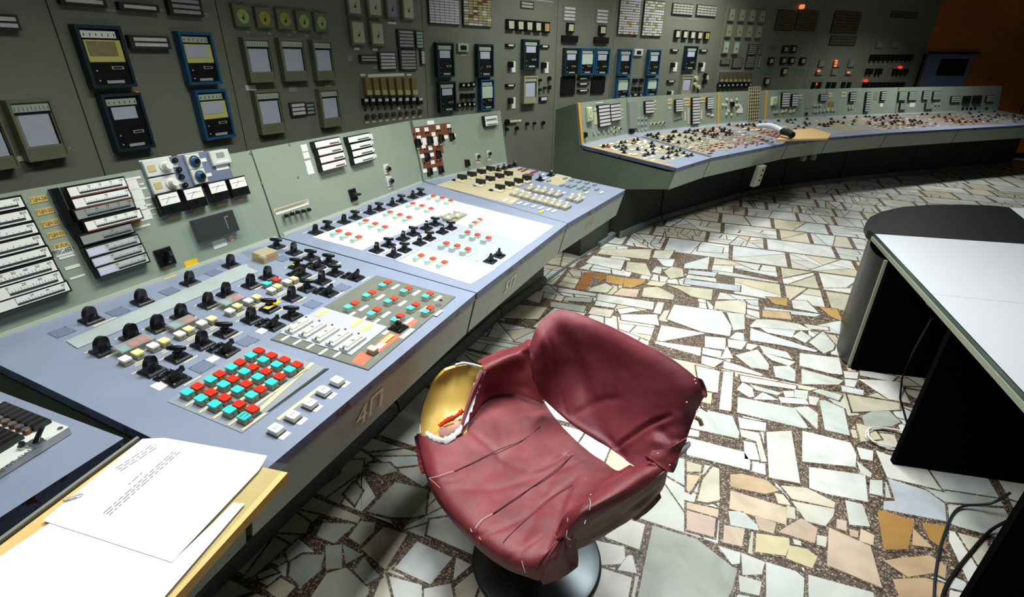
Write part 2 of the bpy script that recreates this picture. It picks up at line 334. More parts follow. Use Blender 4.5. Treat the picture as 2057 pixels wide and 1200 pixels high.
def pin(pt, poly):
    x, y = pt; c = False; n = len(poly)
    for i in range(n):
        x0, y0 = poly[i]; x1, y1 = poly[i-1]
        if (y0 > y) != (y1 > y) and x < (x1-x0)*(y-y0)/(y1-y0)+x0: c = not c
    return c
def area(p): return abs(sum(p[i][0]*p[(i+1) % len(p)][1]-p[(i+1) % len(p)][0]*p[i][1] for i in range(len(p))))/2
def cut(p, o, d):
    A, B = [], []; n = len(p)
    sd = [(q[0]-o[0])*d[1]-(q[1]-o[1])*d[0] for q in p]
    for i in range(n):
        j = (i+1) % n
        (A if sd[i] >= 0 else B).append(p[i])
        if (sd[i] >= 0) != (sd[j] >= 0):
            t = sd[i]/(sd[i]-sd[j]); q = (p[i][0]+(p[j][0]-p[i][0])*t, p[i][1]+(p[j][1]-p[i][1])*t); A.append(q); B.append(q)
    return A, B
def build_floor():
    rnd = random.Random(11); polys = []; cols = []
    dig = []
    for c, px in STONES:
        q = [fl(*a) for a in px]; dig.append(q); polys.append(inset(q, -.0022)); cols.append(lin(rnd.choice(PAL[c])))
    boxes = [(min(a[0] for a in q)-.012, min(a[1] for a in q)-.012, max(a[0] for a in q)+.012, max(a[1] for a in q)+.012, q) for q in dig]
    def hit(pt):
        for b in boxes:
            if b[0] < pt[0] < b[2] and b[1] < pt[1] < b[3] and pin(pt, b[4]): return True
        return False
    rows = [-.75, -.3, .12, .3, .73, 1.12, 1.54, 2.0, 2.45, 2.88, 3.3, 3.62]
    while rows[-1] < 15: rows.append(rows[-1]+rnd.uniform(.36, .46))
    for k in range(len(rows)-1):
        x0, x1 = rows[k], rows[k+1]; y = -9.2+rnd.uniform(0, .5)
        while y < 3.2:
            w = rnd.choice([.38, .5, .56, .62, .3]); cell = [(x0+.012, y+.014), (x1-.012, y+.014), (x1-.012, y+w-.014), (x0+.012, y+w-.014)]
            y += w
            q = FZ @ Vector(((x0+x1)/2, y-w/2, 0)); 
            if q.y < -1.5 or q.x < -3.2 or q.x > 11 or q.y > 12: continue
            r = rnd.random(); pk = 'W' if r < .78 else ('C' if r < .985 else 'P')
            todo = [cell]; lim = rnd.choice([.015, .025, .04, .06, .12])
            while todo:
                p = todo.pop()
                if area(p) > lim and len(p) > 2:
                    cx = sum(a[0] for a in p)/len(p)+rnd.uniform(-.04, .04); cy = sum(a[1] for a in p)/len(p)+rnd.uniform(-.04, .04)
                    an = rnd.choice([0, pi/2, rnd.uniform(0, pi), rnd.uniform(0, pi)])+rnd.uniform(-.25, .25)
                    A, B = cut(p, (cx, cy), (cos(an), sin(an)))
                    if len(A) > 2 and len(B) > 2 and area(A) > .002 and area(B) > .002: todo += [A, B]; continue
                s_ = inset(p, rnd.choice([.004, .005, .008]))
                if area(s_) < .0008 or area(s_) > area(p): continue
                # chip a corner now and then
                cx = sum(a[0] for a in s_)/len(s_); cy = sum(a[1] for a in s_)/len(s_)
                test = [(cx, cy)]+[(a[0]*.45+cx*.55, a[1]*.45+cy*.55) for a in s_]+list(s_)
                if sum(hit(t) for t in test) > len(test)*.44: continue
                polys.append(s_); cols.append(lin(rnd.choice(PAL[pk if rnd.random() < .85 else 'C'])))
    mb = MB(); mm = MATS['marble_paving']; g = MATS['terrazzo_grout']
    mb.poly([(-2, -10, 0), (16, -10, 0), (16, 5, 0), (-2, 5, 0)], g)
    cc = [(1, 1, 1, 1)]
    nd = len(STONES)
    for kk, (p, c) in enumerate(zip(polys, cols)):
        a = sum(p[i][0]*p[(i+1) % len(p)][1]-p[(i+1) % len(p)][0]*p[i][1] for i in range(len(p)))
        if a < 0: p = p[::-1]
        n = len(p); lo = [(q[0], q[1], 0) for q in p]; hi = [(q[0], q[1], .0024 if kk < nd else .0008) for q in inset(p, .0012)]
        if kk < nd: mb.poly([(q[0], q[1], .0014+kk*.000004) for q in inset(p, -.009)], g); cc.append((1, 1, 1, 1))
        mb.faces(lo+hi, [[i, (i+1) % n, n+(i+1) % n, n+i] for i in range(n)], mm); mb.poly(hi, mm); cc += [c]*(n+1)
    me = mb.mesh('floor'); at = me.color_attributes.new('stone', 'FLOAT_COLOR', 'CORNER')
    buf = []
    for poly, c in zip(me.polygons, cc): buf += list(c)*poly.loop_total
    at.data.foreach_set('color', buf)
    o = struct(link('floor', me)); o.matrix_world = FZ; return o
build_floor()

# ---------------------------------------------------------------- room shell
VW = []
def wall_points(D, yaws, xs):
    a = R(yaws[0]); P = Vector((-D*cos(a), D*sin(a), 0)); out = [P + Vector((sin(a), cos(a), 0))*-2.5]
    for ya, x in zip(yaws, xs):
        a = R(ya); n = Vector((-cos(a), sin(a), 0)); d = ray(x, 105); q = CAM + d*((P-CAM).dot(n)/d.dot(n)); q.z = 0
        out.append(q); P = q
    return out
WX = [127, 454, 852, 1117, 1230, 1443, 1631, 1745, 1859]
VW = wall_points(2.9, [23, 25, 31, 44, 50, 54, 60, 64, 67], WX)
WALLH = 3.3
def frame_between(a, b, z=0.):           # local x from a to b, local y up, local z = normal towards the room
    x = (b-a); x.z = 0; x.normalize(); up = Vector((0, 0, 1)); n = x.cross(up)
    return Matrix(((x.x, up.x, n.x, a.x), (x.y, up.y, n.y, a.y), (x.z, up.z, n.z, z), (0, 0, 0, 1)))
WF = [frame_between(VW[i], VW[i+1]) for i in range(len(VW)-1)]
WL = [(VW[i+1]-VW[i]).length for i in range(len(VW)-1)]
for i, (M, l) in enumerate(zip(WF, WL)):
    mb = MB(); mb.box(.003, 0, -.05, l-.003, WALLH, 0, wallm); mb.box(-.003, 0, -.05, .003, WALLH, -.006, seamm)
    struct(mb.build('wall_back', None, M))
EO = VW[-1].copy(); E1 = Vector((9.3, 9.98, 0)); E2 = E1 + (E1-EO).normalized()*4.5
MO = frame_between(EO, E2)
mb = MB(); mb.box(0, 0, -.1, (E2-EO).length, WALLH, 0, orangew)
for k in (1.85, 2.62): mb.box(k, 0, 0, k+.02, WALLH, .004, seamm)
struct(mb.build('wall_right', None, MO))
mb = MB(); mb.box(1.5, 0, 0, (E2-EO).length, .1, .012, blackm); struct(mb.build('baseboard_right', None, MO))
mb = MB(); mb.box(-4, -2, WALLH, 14, 13, WALLH+.1, mat('ceiling_panel_dark', '3b3d3a', .9)); struct(mb.build('ceiling'))
for i, (x, y, z, rz, a, b, w) in enumerate(LAMPS):
    t = thing('ceiling_lamp', T((x, y, z)) @ RZ(rz), ['tube ceiling lamp above the swivel chair', 'tube ceiling lamp above the floor beside the chair', 'tube ceiling lamp above the near desk end', 'tube ceiling lamp above the start of the far console', 'tube ceiling lamp above the middle of the far console', 'tube ceiling lamp above the right end of the far console', 'tube ceiling lamp above the open floor beyond the table'][i], 'lamp')
    mb = MB(); mb.box(-a/2-.04, -b/2-.04, 0, a/2+.04, b/2+.04, WALLH-z, steel); mb.build('housing', t)
    mb = MB(); mb.box(-a/2, -b/2, -.012, a/2, b/2, 0, mat('lamp_diffuser', 'f4fff8', .6, emit=2.)); mb.build('diffuser', t)

# ---------------------------------------------------------------- control desks
DZ, TILT = .78, 6.0
class Desk: pass
def make_desk(A, B, BL, BR, lab, zb=1.30, ztop=None, back_to=1.4, ped=(None, None), fm=None, fl_gap=0., pm=None):
    """A,B front corners (world xy); BL,BR desk-plane corners at the back panel (local uv)."""
    d = Desk(); A = Vector((A.x, A.y, 0)); B = Vector((B.x, B.y, 0)); x = (B-A).normalized(); y = Vector((-x.y, x.x, 0)); L = (B-A).length
    d.M = Matrix(((x.x, y.x, 0, A.x), (x.y, y.y, 0, A.y), (0, 0, 1, 0), (0, 0, 0, 1))); d.L = L
    d.root = thing('control_desk', d.M, lab, 'control desk', 'control desk sections around the curved room')
    d.DM = T((0, 0, DZ)) @ RX(TILT); d.DW = d.M @ d.DM
    g = .003
    mb = MB(); mb.prism([(g, 0), (L-g, 0), (BR[0]-g, BR[1]), (BL[0]+g, BL[1])], -.034, 0, edgeb, blue)
    o = mb.build('desktop', d.root, d.DM); bv = o.modifiers.new('bevel', 'BEVEL'); bv.width = .009; bv.segments = 3
    dep = (BL[1]+BR[1])/2; ddl = BL[1]-dep; ddr = BR[1]-dep
    gb = .009; xl = lambda s: gb+(BL[0])*s/BL[1]; xr = lambda s: L-gb+(BR[0]-L)*s/BR[1]
    def sweep(prof, m, name, x0=None, x1=None, capm=None):
        n = len(prof); L0 = [((xl(s) if x0 is None else x0), s+(ddl if s > .8 else 0), z) for s, z in prof]; R0 = [((xr(s) if x1 is None else x1), s+(ddr if s > .8 else 0), z) for s, z in prof]
        q = MB(); q.faces(L0+R0, [[i, (i+1) % n, n+(i+1) % n, n+i] for i in range(n)], m)
        q.poly(L0[::-1], capm or m); q.poly(R0, capm or m); return q.build(name, d.root)
    zB = DZ+dep*sin(R(TILT))
    sweep([(.012, .742), (.055, .575), (.474, .512), (.50, .505), (dep+back_to-1.08, .505), (dep+.32, zb-.08), (dep+.085, zb-.006), (dep+.03, zB), (dep-.02, zB-.05), (.1, DZ-.045)], dgreen, 'desk_body')
    if fl_gap is not None: sweep([(.006, .752), (.052, .572), (.062, .572), (.02, .752)], fm or fasc, 'fascia')
    x0, x1 = ped
    sweep([(.50, .0), (.50, .505), (dep+back_to-1.08, .505), (dep+back_to-1.08, 0)], pm or dgreen, 'pedestal', x0, x1)
    sweep([(.47, .0), (.47, .05), (.485, .07), (.50, .07), (.50, 0)], plinthm, 'base_trim', x0, x1)
    # back panel
    a = Vector((BL[0], BL[1]*cos(R(TILT)), DZ+BL[1]*sin(R(TILT)))); b = Vector((BR[0], BR[1]*cos(R(TILT)), DZ+BR[1]*sin(R(TILT))))
    X = b-a; X.z = 0; wl = X.length; X.normalize(); Yb = Vector((-X.y, X.x, 0)); h = zb-(a.z+b.z)/2; ln = math.hypot(h, .0746)
    Y = (Yb*.0746+Vector((0, 0, h)))/ln; Z = X.cross(Y)
    d.PM = Matrix(((X.x, Y.x, Z.x, a.x), (X.y, Y.y, Z.y, a.y), (X.z, Y.z, Z.z, (a.z+b.z)/2), (0, 0, 0, 1))); d.PW = d.M @ d.PM; d.pl = wl; d.ph = ln
    mb = MB(); mb.box(g, -.01, -.03, wl-g, ln, 0, green); o = mb.build('back_panel', d.root, d.PM)
    bv = o.modifiers.new('bevel', 'BEVEL'); bv.width = .006; bv.segments = 3
    mb = MB(); mb.box(.02, -.004, .0, wl-.02, .012, .006, mat('pale_edge_strip', 'b5bcae', .5)); mb.build('joint_strip', d.root, d.PM)
    d.dk = lambda px, py: uv(d.DW, px, py); d.pn = lambda px, py: uv(d.PW, px, py)
    return d
def P4(u, v, S_): return None
f45, f56, f6e = hz(957, 589, DZ), hz(1140, 449, DZ), hz(1257, 381, DZ)
U4 = (f45-hz(677, 824, DZ)).normalized(); f34 = f45 - U4*1.178; 
d4 = make_desk(f34, f45, (-.03, 1.10), (1.137, 1.062), 'near blue control desk section stencilled 4П, with the turquoise and red button block', fm=fasc)
def next_left(d, BR, A, B):      # the same seam corner, told in the neighbour's frame
    P = d.M @ Vector((BR[0], BR[1]*cos(R(TILT)), 0)); A = Vector((A.x, A.y, 0)); x = (Vector((B.x, B.y, 0))-A).normalized(); y = Vector((-x.y, x.x, 0)); P.z = 0
    return ((P-A).dot(x)+.004, (P-A).dot(y)/cos(R(TILT)))
d5 = make_desk(f45, f56, next_left(d4, (1.137, 1.062), f45, f56), (1.222, 1.127), 'blue control desk section stencilled 5П, with ivory sheets on its top')
d6 = make_desk(f56, f6e, next_left(d5, (1.222, 1.127), f56, f6e), (.924, 1.01), 'blue control desk section stencilled 6П, with black paddle switches on a beige sheet', ped=(0, .68))
# desk 3: its top stops short of the front, leaving a notch for the pull-out board
U3 = Vector((sin(R(20)), cos(R(20)), 0)); A3 = f34 - U3*1.25
d3 = make_desk(A3, f34, (0, 1.10), (1.205, 1.10), 'blue control desk section at the left picture edge, behind the paper-covered board', fm=fasc3)
bpy.data.objects.remove([c for c in d3.root.children if c.name.startswith('desktop')][0])
mb = MB(); mb.prism([(0, .385), (1.238, .385), (1.205, 1.10), (0, 1.10)], -.04, -.006, edgeb, blue); o = mb.build('desktop', d3.root, d3.DM)
bv = o.modifiers.new('bevel', 'BEVEL'); bv.width = .012; bv.segments = 3
mb = MB(); mb.box(.0, 0, -.07, 1.235, .385, -.045, blackm); mb.box(0, .385, -.07, 1.235, .40, -.04, edgeb); mb.build('board_recess', d3.root, d3.DM)

def SH(m): return T((0, 0, m))
def put(d, name, me, x, y, rot=0, z=0, panel=False, parent=None):
    B = d.PM if panel else d.DM
    return link(name, me, parent or d.root, B @ T((x, y, z)) @ RZ(rot))
def flatbox(d, name, px, m, h=.0015, panel=False, mtop=None, z=0.0):
    """thin sheet whose corners are measured from the photograph on the desk / panel plane"""
    f = d.pn if panel else d.dk; q = [f(*p) for p in px]; mb = MB(); mb.prism(q, z, z+h, m, mtop); return mb.build(name, d.root, d.PM if panel else d.DM)
# ---- templates
def sw_base(s=.0275, h=.010):
    mb = MB(); mb.box(-s, -s, 0, s, s, h, black, bev=.004); mb.cyl((0, 0), s*.62, h, h+.014, black, 24, s*.5)
    for a in (-1, 1):
        for b in (-1, 1): mb.cyl((a*s*.78, b*s*.78), .0035, h, h+.0012, steel, 8)
    return mb.mesh('switch_base')
def fin(s=.030, h=.032):            # semicircular pistol-fin knob, local x = thickness
    n = 14; t = s*.24; prof = [(-s*.86, 0)]+[(-s*.86*cos(pi*i/n), .012+(h)*max(0, sin(pi*i/n))**.8) for i in range(1, n)]+[(s*.86, 0)]
    vs = [(-t, y, z) for y, z in prof]+[(t, y, z) for y, z in prof]; k = len(prof)
    mb = MB(); mb.faces(vs, [[i, i+1, k+i+1, k+i] for i in range(k-1)], black, True); mb.poly([vs[i] for i in range(k)][::-1], black); mb.poly([vs[k+i] for i in range(k)], black)
    mb.cyl((0, 0), s*.5, 0, .006, black, 20); return mb.mesh('fin_knob')
def pistol(s=.030):                # mushroom-bar handle: neck with a rounded bar on top
    mb = MB(); mb.cyl((0, 0), s*.6, 0, .012, black, 18, s*.42); mb.cyl((0, 0), s*.3, .012, .024, black, 14)
    n = 10; ring = []
    for x, r in ((-s*.95, .001), (-s*.88, .006), (-s*.5, .008), (0, .0085), (s*.5, .008), (s*.88, .006), (s*.95, .001)):
        ring.append([(r*1.0*cos(2*pi*k/n), x, .028+r*1.1*sin(2*pi*k/n)) for k in range(n)])
    vs = [q for g in ring for q in g]; mb.faces(vs, [[i*n+k, (i+1)*n+k, (i+1)*n+(k+1) % n, i*n+(k+1) % n] for i in range(len(ring)-1) for k in range(n)], black, True)
    return mb.mesh('bar_knob')
def keylever(s=.028):
    mb = MB(); mb.cyl((0, 0), s*.66, 0, .010, black, 22, s*.55); mb.prism([(-s*.95, -.006), (-s*.2, -.011), (s*.5, -.008), (s*1.2, -.004), (s*1.2, .004), (s*.5, .008), (-s*.2, .011), (-s*.95, .006)], .008, .020, black, ins=.25)
    mb.cyl((s*1.0, 0), .008, .008, .022, black, 14, .006); return mb.mesh('lever_knob')
SB, FIN, BAR, LEV = sw_base(), fin(), pistol(), keylever()
SB5, FIN5, BAR5 = sw_base(.027, .009), fin(.027, .026), pistol(.027)
PILOT = MB().box(-.014, -.014, 0, .014, .014, .006, black, bev=.002).cyl((0, 0), .010, .006, .011, black, 18, .008).cyl((0, 0), .004, .011, .012, steel, 12).mesh('pilot_button')
def cap(w, h, z0, m, nm='cap'):
    c = .22; n = 4; pts = []
    for cx, cy, a0 in ((w-w*c, h-h*c, 0), (-w+w*c, h-h*c, pi/2), (-w+w*c, -h+h*c, pi), (w-w*c, -h+h*c, 1.5*pi)):
        for k in range(n): a = a0+pi/2*k/(n-1); pts.append((cx+w*c*cos(a), cy+h*c*sin(a)))
    return MB().prism(pts, z0, z0+.006, m, ins=.03).mesh(nm)
BH = MB().box(-.0118, -.0150, 0, .0118, .0150, .007, hous).box(-.0108, -.0140, .007, -.001, .0140, .015, hous).box(.001, -.0140, .007, .0108, .0140, .015, hous).box(-.0138, -.0172, 0, .0138, .0172, .002, mat('button_dark_frame', '4a4940', .7)).mesh('button_housing')  # last box: thin dark frame around the button foot
CT, CR, CY, CW, CRM = (cap(.0128, .0158, .015, m) for m in (turq, red, yell, whiteb, mat('cream_button', 'f0dcae', .35)))
BH5 = MB().box(-.013, -.012, 0, .013, .012, .014, mat('housing_pale', 'ddd7c4', .5)).mesh('button_housing')
CT5, CR5 = cap(.0145, .013, .014, turq2), cap(.0145, .013, .014, mat('red_cap_small', 'cf4a38', .35))
def switch(d, px, py, kind='fin', rot=0, small=False, z=0):
    x, y = d.dk(px, py); o = put(d, 'rotary_switch', SB5 if small else SB, x, y, random.uniform(-2, 2), z)
    k = {('fin', 0): FIN, ('bar', 0): BAR, ('fin', 1): FIN5, ('bar', 1): BAR5, ('lev', 0): LEV, ('lev', 1): LEV}[(kind, int(small))]
    link('knob', k, o, T((0, 0, .010 if not small else .009)) @ RZ(rot)); return o
def tagstrip(d, x, y, w, h=.010, m=None, rot=0, name='label_strip', panel=False, z=0):
    mb = MB(); mb.box(-w/2, -h/2, 0, w/2, h/2, .0015, m or label); return put(d, name, mb.mesh(name), x, y, rot, z, panel)
def button(d, x, y, capm, small=False, rot=0, z=0, name='push_button'):
    o = put(d, name, BH5 if small else BH, x, y, rot, z); link('cap', capm, o, T((0, 0, 0))); return o

# ---- 4П top
flatbox(d4, 'cover_strip', [(133, 687), (157, 702), (520, 547), (486, 533)], strip, .004)
# back row of fin switches with labels
for i, (px, py) in enumerate([(184, 645), (286, 608), (383, 570), (465, 535)]):
    o = switch(d4, px, py, 'fin', -62); x, y = d4.dk(px, py); tagstrip(d4, x+.018, y-.040, .075 if i < 2 else .055, .010)
for i, (px, py) in enumerate([(124.7, 668), (238, 627), (341, 586), (431, 549), (406.6, 737.4), (497, 686.4), (628, 612), (687, 578), (568, 520)]):
    x, y = d4.dk(px, py); mb = MB(); s = .027; mb.box(-s, -s, 0, s, s, .002, greyp)
    for a in (-1, 1):
        for b in (-1, 1): mb.cyl((a*s*.8, b*s*.8), .0022, .002, .003, steel, 8)
    put(d4, 'blank_plate', mb.mesh('blank_plate'), x, y)
for px, py, k in [(556, 497, 'bar'), (591, 509, 'fin'), (625, 520, 'bar'), (661, 529, 'bar')]:
    switch(d4, px, py, k, 25 if k == 'bar' else -62); x, y = d4.dk(px, py); tagstrip(d4, x+.01, y-.038, .045, .008)
for px, py in [(208, 707), (266, 680), (319, 661), (366, 638), (420, 614), (456, 593), (505, 575), (539, 559)]:
    switch(d4, px, py, 'fin', -64); x, y = d4.dk(px, py); tagstrip(d4, x+.006, y-.036, .045, .007); tagstrip(d4, x-.02, y+.034, .03, .007)
for px, py in [(597, 538), (306, 747), (359, 720), (408, 694), (453, 671), (506, 644), (542, 622), (587, 637), (587, 600), (617, 582), (647, 567), (673, 551)]:
    k = 'bar' if (px, py) in [(597, 538), (359, 720), (453, 671), (587, 637), (542, 622), (617, 582), (673, 551)] else 'fin'
    switch(d4, px, py, k, 32 if k == 'bar' else -64); x, y = d4.dk(px, py); tagstrip(d4, x+.014, y-.036, .048, .007); tagstrip(d4, x-.024, y+.034, .03, .007)
for px, py in [(356, 765), (458, 708), (551, 657), (661, 591), (715, 560), (637, 539), (607, 555)]:
    o = switch(d4, px, py, 'lev' if px != 607 else 'fin', 20 if px != 607 else -64); x, y = d4.dk(px, py); tagstrip(d4, x+.02, y-.038, .055, .007)
    put(d4, 'pilot_button', PILOT, x-.018, y+.046, 0); put(d4, 'pilot_button', PILOT, x+.012, y+.047, 0)
cyc = [(254, 731, 'w'), (279, 718, 'y'), (310, 704, 'w'), (332, 694, 'y'), (363, 680, 'w'), (381, 670, 'y'), (407, 658, 'w'), (427, 649, 'y'), (463, 633, 'w'), (478, 623, 'y'), (500, 612.5, 'w'), (517, 605, 'y'), (546, 590, 'w'), (558, 583, 'y'), (578, 573.5, 'w'), (591, 567.5, 'y')]
for i, (px, py, c) in enumerate(cyc):
    x, y = d4.dk(px, py); button(d4, x, y, CW if c == 'w' else CY)
    if c == 'y': tagstrip(d4, x-.008, y-.026, .048, .006); tagstrip(d4, x-.012, y-.036, .048, .006)
for px, py, c in [(252, 712, 't'), (272, 700, 'r'), (290, 691, 'r'), (354, 664, 't'), (382, 652, 'r'), (456, 618, 't'), (477, 607, 'r'), (537, 578, 't'), (556, 570, 'r')]:
    x, y = d4.dk(px, py); button(d4, x, y, CT if c == 't' else CR)
for p0, p1 in [((252, 712), (290, 691)), ((354, 664), (382, 652)), ((456, 618), (477, 607))]:      # scratched clear covers
    a = d4.dk(*p0); b = d4.dk(*p1); mb = MB(); mb.box(a[0]-.020, min(a[1], b[1])-.022, 0, b[0]+.020, max(a[1], b[1])+.022, .026, haze, bev=.004); mb.build('clear_cover', d4.root, d4.DM)
x, y = d4.dk(534, 522); mb = MB(); mb.box(x-.04, y-.034, 0, x+.04, y+.034, .042, yacr, bev=.003); mb.build('clear_cover', d4.root, d4.DM)['label'] = 'yellowed tall clear box'
button(d4, x+.015, y-.015, CR); button(d4, x-.015, y, CW)
x, y = d4.dk(571, 507); tagstrip(d4, x, y+.02, .04, .04, greyp, name='blank_plate')
flatbox(d4, 'clear_sheet', [(365, 545), (430, 516), (455, 528), (398, 558)], clear, .002)
flatbox(d4, 'clear_sheet', [(478, 505), (528, 497), (555, 508), (505, 520)], clear, .002)
# button block
flatbox(d4, 'button_plate', [(337, 808), (487, 871), (660, 742), (505, 690)], lplate, .002)
gx = [d4.dk(371, 790), d4.dk(476, 822+14)]
TQ = [[(375.8, 787.4), (403.6, 800), (431.1, 811.9), (460.8, 823.6), (490.3, 836.6)], [(422.9, 762), (448.9, 772.2), (477.1, 782.4), (504.8, 793.5)],
      [(464.7, 737.5), (490.7, 746.2), (518, 757), (545, 768)], [(503.7, 713.7), (528.7, 722.4), (555.7, 732.1), (581.8, 742)]]
RD = [[(396.4, 776.5), (423.5, 788.5), (451, 799), (480.3, 812), (507.4, 821)], [(441, 751.6), (467.5, 761.4), (494.4, 771.2), (522.6, 782)],
      [(482, 727.8), (507.6, 737.5), (534, 746.2), (561.2, 756)], [(520, 704), (545, 713.7), (571, 722.4), (596.5, 732.1)]]
for j in range(4):
    for i in range(len(TQ[j])):
        for L_, c in ((TQ, CT), (RD, CR)):
            px, py = L_[j][i]; x, y = uv(d4.DW @ T((0, 0, .021)), px, py); ob_ = button(d4, x, y, c, z=.002)
            if (j, i) == (0, 4) and L_ is TQ: text('МПК', .0085, dark_ink, ob_, T((0, .005, .0212)), 'cap_lettering'); text('1-УСВ', .007, dark_ink, ob_, T((0, -.006, .0212)), 'cap_lettering')
            if L_ is RD and j: tagstrip(d4, x-.012, y-.0265, .068, .0075, label, 0, z=.002)
            elif L_ is RD: tagstrip(d4, x-.022, y-.0265, .078, .0075, label, 0, z=.002)
a = d4.dk(492, 852); b = d4.dk(621, 737)
o = tagstrip(d4, (a[0]+b[0])/2+.02, (a[1]+b[1])/2+.002, b[0]-a[0], .014, label, math.degrees(math.atan2(b[1]-a[1], b[0]-a[0])), z=.002)
flatbox(d4, 'plate_edge_line', [(652, 742), (661, 742), (542, 829), (536, 829)], seamm, .003)
KB = cap(.0145, .0175, .012, whiteb); KH = MB().box(-.013, -.016, 0, .013, .016, .012, whiteb).box(-.0165, -.0195, 0, .0165, .0195, .0025, mat('k_button_ring', '2c2e33', .6)).mesh('button_housing')
for i, ((px, py), (lx, ly)) in enumerate(zip([(554, 861), (588, 834), (622, 809), (650, 784), (677, 764)], [(572, 876), (607, 847), (638, 821), (667, 796), (694, 773)])):
    x, y = uv(d4.DW @ T((0, 0, .015)), px, py); o = put(d4, 'push_button', KH, x, y); link('cap', KB, o, T((0, 0, 0))); text('К%d' % (i+1), .012, dark_ink, o, T((0, 0, .0181)), 'cap_lettering')
    x, y = d4.dk(lx, ly); o = tagstrip(d4, x, y, .030, .017, whiteb); text(str(i+1), .010, dark_ink, o, T((0, 0, .0016)))
a = d4.dk(571, 834); b = d4.dk(634, 786); tagstrip(d4, (a[0]+b[0])/2, (a[1]+b[1])/2, .17, .012, label, math.degrees(math.atan2(b[1]-a[1], b[0]-a[0])))
# grey-green plate with ten lamp pairs
flatbox(d4, 'instrument_plate', [(757, 555), (915, 598), (740, 745), (543, 683)], ggreen, .004)
flatbox(d4, 'sub_plate', [(647, 620), (778, 660), (706, 717), (562, 672)], mat('lavender_plate', 'aeb0c0', .4), .003, z=.004)
pr = [((1193, 365), (1227, 345)), ((1333, 403), (1363, 384)), ((1475, 438), (1503, 419)), ((1090, 432), (1127, 411)), ((1230, 470), (1270, 451)), ((970, 507), (1015, 481)), ((1377, 515), (1413, 489)), ((1472, 537), (1505, 513)), ((1120, 550), (1160, 523)), ((1275, 590), (1310, 563))]
BHm = MB().box(-.012, -.012, 0, .012, .012, .014, mat('housing_pale', 'ddd7c4', .5)).mesh('button_housing')
CTm, CRm = cap(.0138, .0135, .014, mat('turquoise_mid', '5cc4c0', .3)), cap(.0138, .0135, .014, mat('red_mid', 'd8452c', .3))
for a, b in pr:
    for (cx_, cy_), c in ((a, CTm), (b, CRm)):
        x, y = uv(d4.DW @ T((0, 0, .022)), 400+cx_/3.243, 460+cy_/3.243); o = put(d4, 'push_button', BHm, x, y, 0, .004); link('cap', c, o, T((0, 0, 0)))
    tagstrip(d4, x+.008, y-.034, .05, .014, whiteb, z=.004)
for cx_, cy_, r_ in [(1575, 472, .007), (1560, 503, .014)]:
    x, y = d4.dk(400+cx_/3.243, 460+cy_/3.243); put(d4, 'plug_hole', MB().cyl((0, 0), r_, 0, .001, blackm if r_ < .01 else mat('stain_grey', '4e514d', .6), 16).mesh('plug_hole'), x, y, 0, .004)
mm_ = MB(); mw_ = mat('module_white', 'cfcfc6', .45); mm_.box(-.050, -.017, 0, .050, .017, .012, mw_, bev=.002); mm_.box(-.040, -.009, .012, .040, .009, .02, mw_, bev=.004); mm_.cyl((-.048, 0), .004, .012, .016, mat('screw_dark', '55534d', .5), 8); mm_.cyl((.048, .014), .004, .012, .016, mat('screw_dark', '55534d', .5), 8)
mm_.cyl((0, 0), .006, .02, .024, cream, 12); MOD = mm_.mesh('toggle_module')
for cx_, cy_ in [(655, 652), (742, 678), (828, 706), (915, 735), (1003, 765)]:
    x, y = d4.dk(400+cx_/3.243, 460+cy_/3.243); put(d4, 'toggle_module', MOD, x, y, 0, .007)
for cx_, cy_ in [(565, 718), (643, 745), (730, 770), (810, 808), (903, 825)]:
    x, y = d4.dk(400+cx_/3.243, 460+cy_/3.243); tagstrip(d4, x, y, .04, .010, mat('white_label', 'dfe0da', .6), z=.004)
for cx_, cy_ in [(803, 562), (1030, 628), (1098, 655), (1230, 725)]:
    x, y = d4.dk(400+cx_/3.243, 460+cy_/3.243); tagstrip(d4, x, y, .058, .018, yellow2, z=.007)
for cx_, cy_, w, h in [(1355, 690, .075, .018), (1180, 768, .04, .024), (1215, 685, .03, .014), (1000, 562, .03, .012), (1085, 587, .03, .012), (1160, 608, .03, .012)]:
    x, y = d4.dk(400+cx_/3.243, 460+cy_/3.243); tagstrip(d4, x, y, w, h, whiteb, z=.0045)
flatbox(d4, 'worn_patch', [(826, 642), (840, 647), (826, 660), (812, 655)], redpatch, .0006, z=.004)
flatbox(d4, 'worn_patch', [(725, 709), (748, 718), (729, 738), (705, 730)], redpatch, .0006, z=.004)
flatbox(d4, 'worn_patch', [(783, 670), (805, 678), (760, 712), (740, 704)], redpatch, .0006, z=.004)
switch(d4, 800, 662, 'fin', -60, True, .004)
x, y = uv(d4.DW @ T((0, 0, .025)), 748, 699); button(d4, x, y, CRM, z=.004)
for px, py, w, h, r_, m in [(597, 536, .06, .016, 5, yellow), (549, 622, .07, .022, 5, yellow), (383, 529, .05, .025, 0, yellow), (339, 557, .05, .02, -5, yellow), (428, 722, .03, .028, 0, whitep), (322, 775, .034, .04, 0, whitep), (527, 665, .036, .03, 0, whitep), (633, 632, .045, .012, 0, yellow2)]:
    if (px, py) in ((383, 529),): continue
    x, y = d4.dk(px, py); up_ = m is yellow and px > 400
    tagstrip(d4, x, y, w, h, m, r_, 'paper_note', z=.02 if up_ else 0)
text('4П', .115, pale_ink, d4.root, T((.47, .024, .662)) @ RX(104) @ T((0, 0, .0)), 'stencil', sx=1.)
text('5П', .10, pale_ink, d5.root, T((.38, .024, .662)) @ RX(104) @ T((0, 0, .0)), 'stencil')
text('6П', .085, mat('stencil_faint', 'b5b59d', .6), d6.root, T((.42, .024, .662)) @ RX(104) @ T((0, 0, .0)), 'stencil')

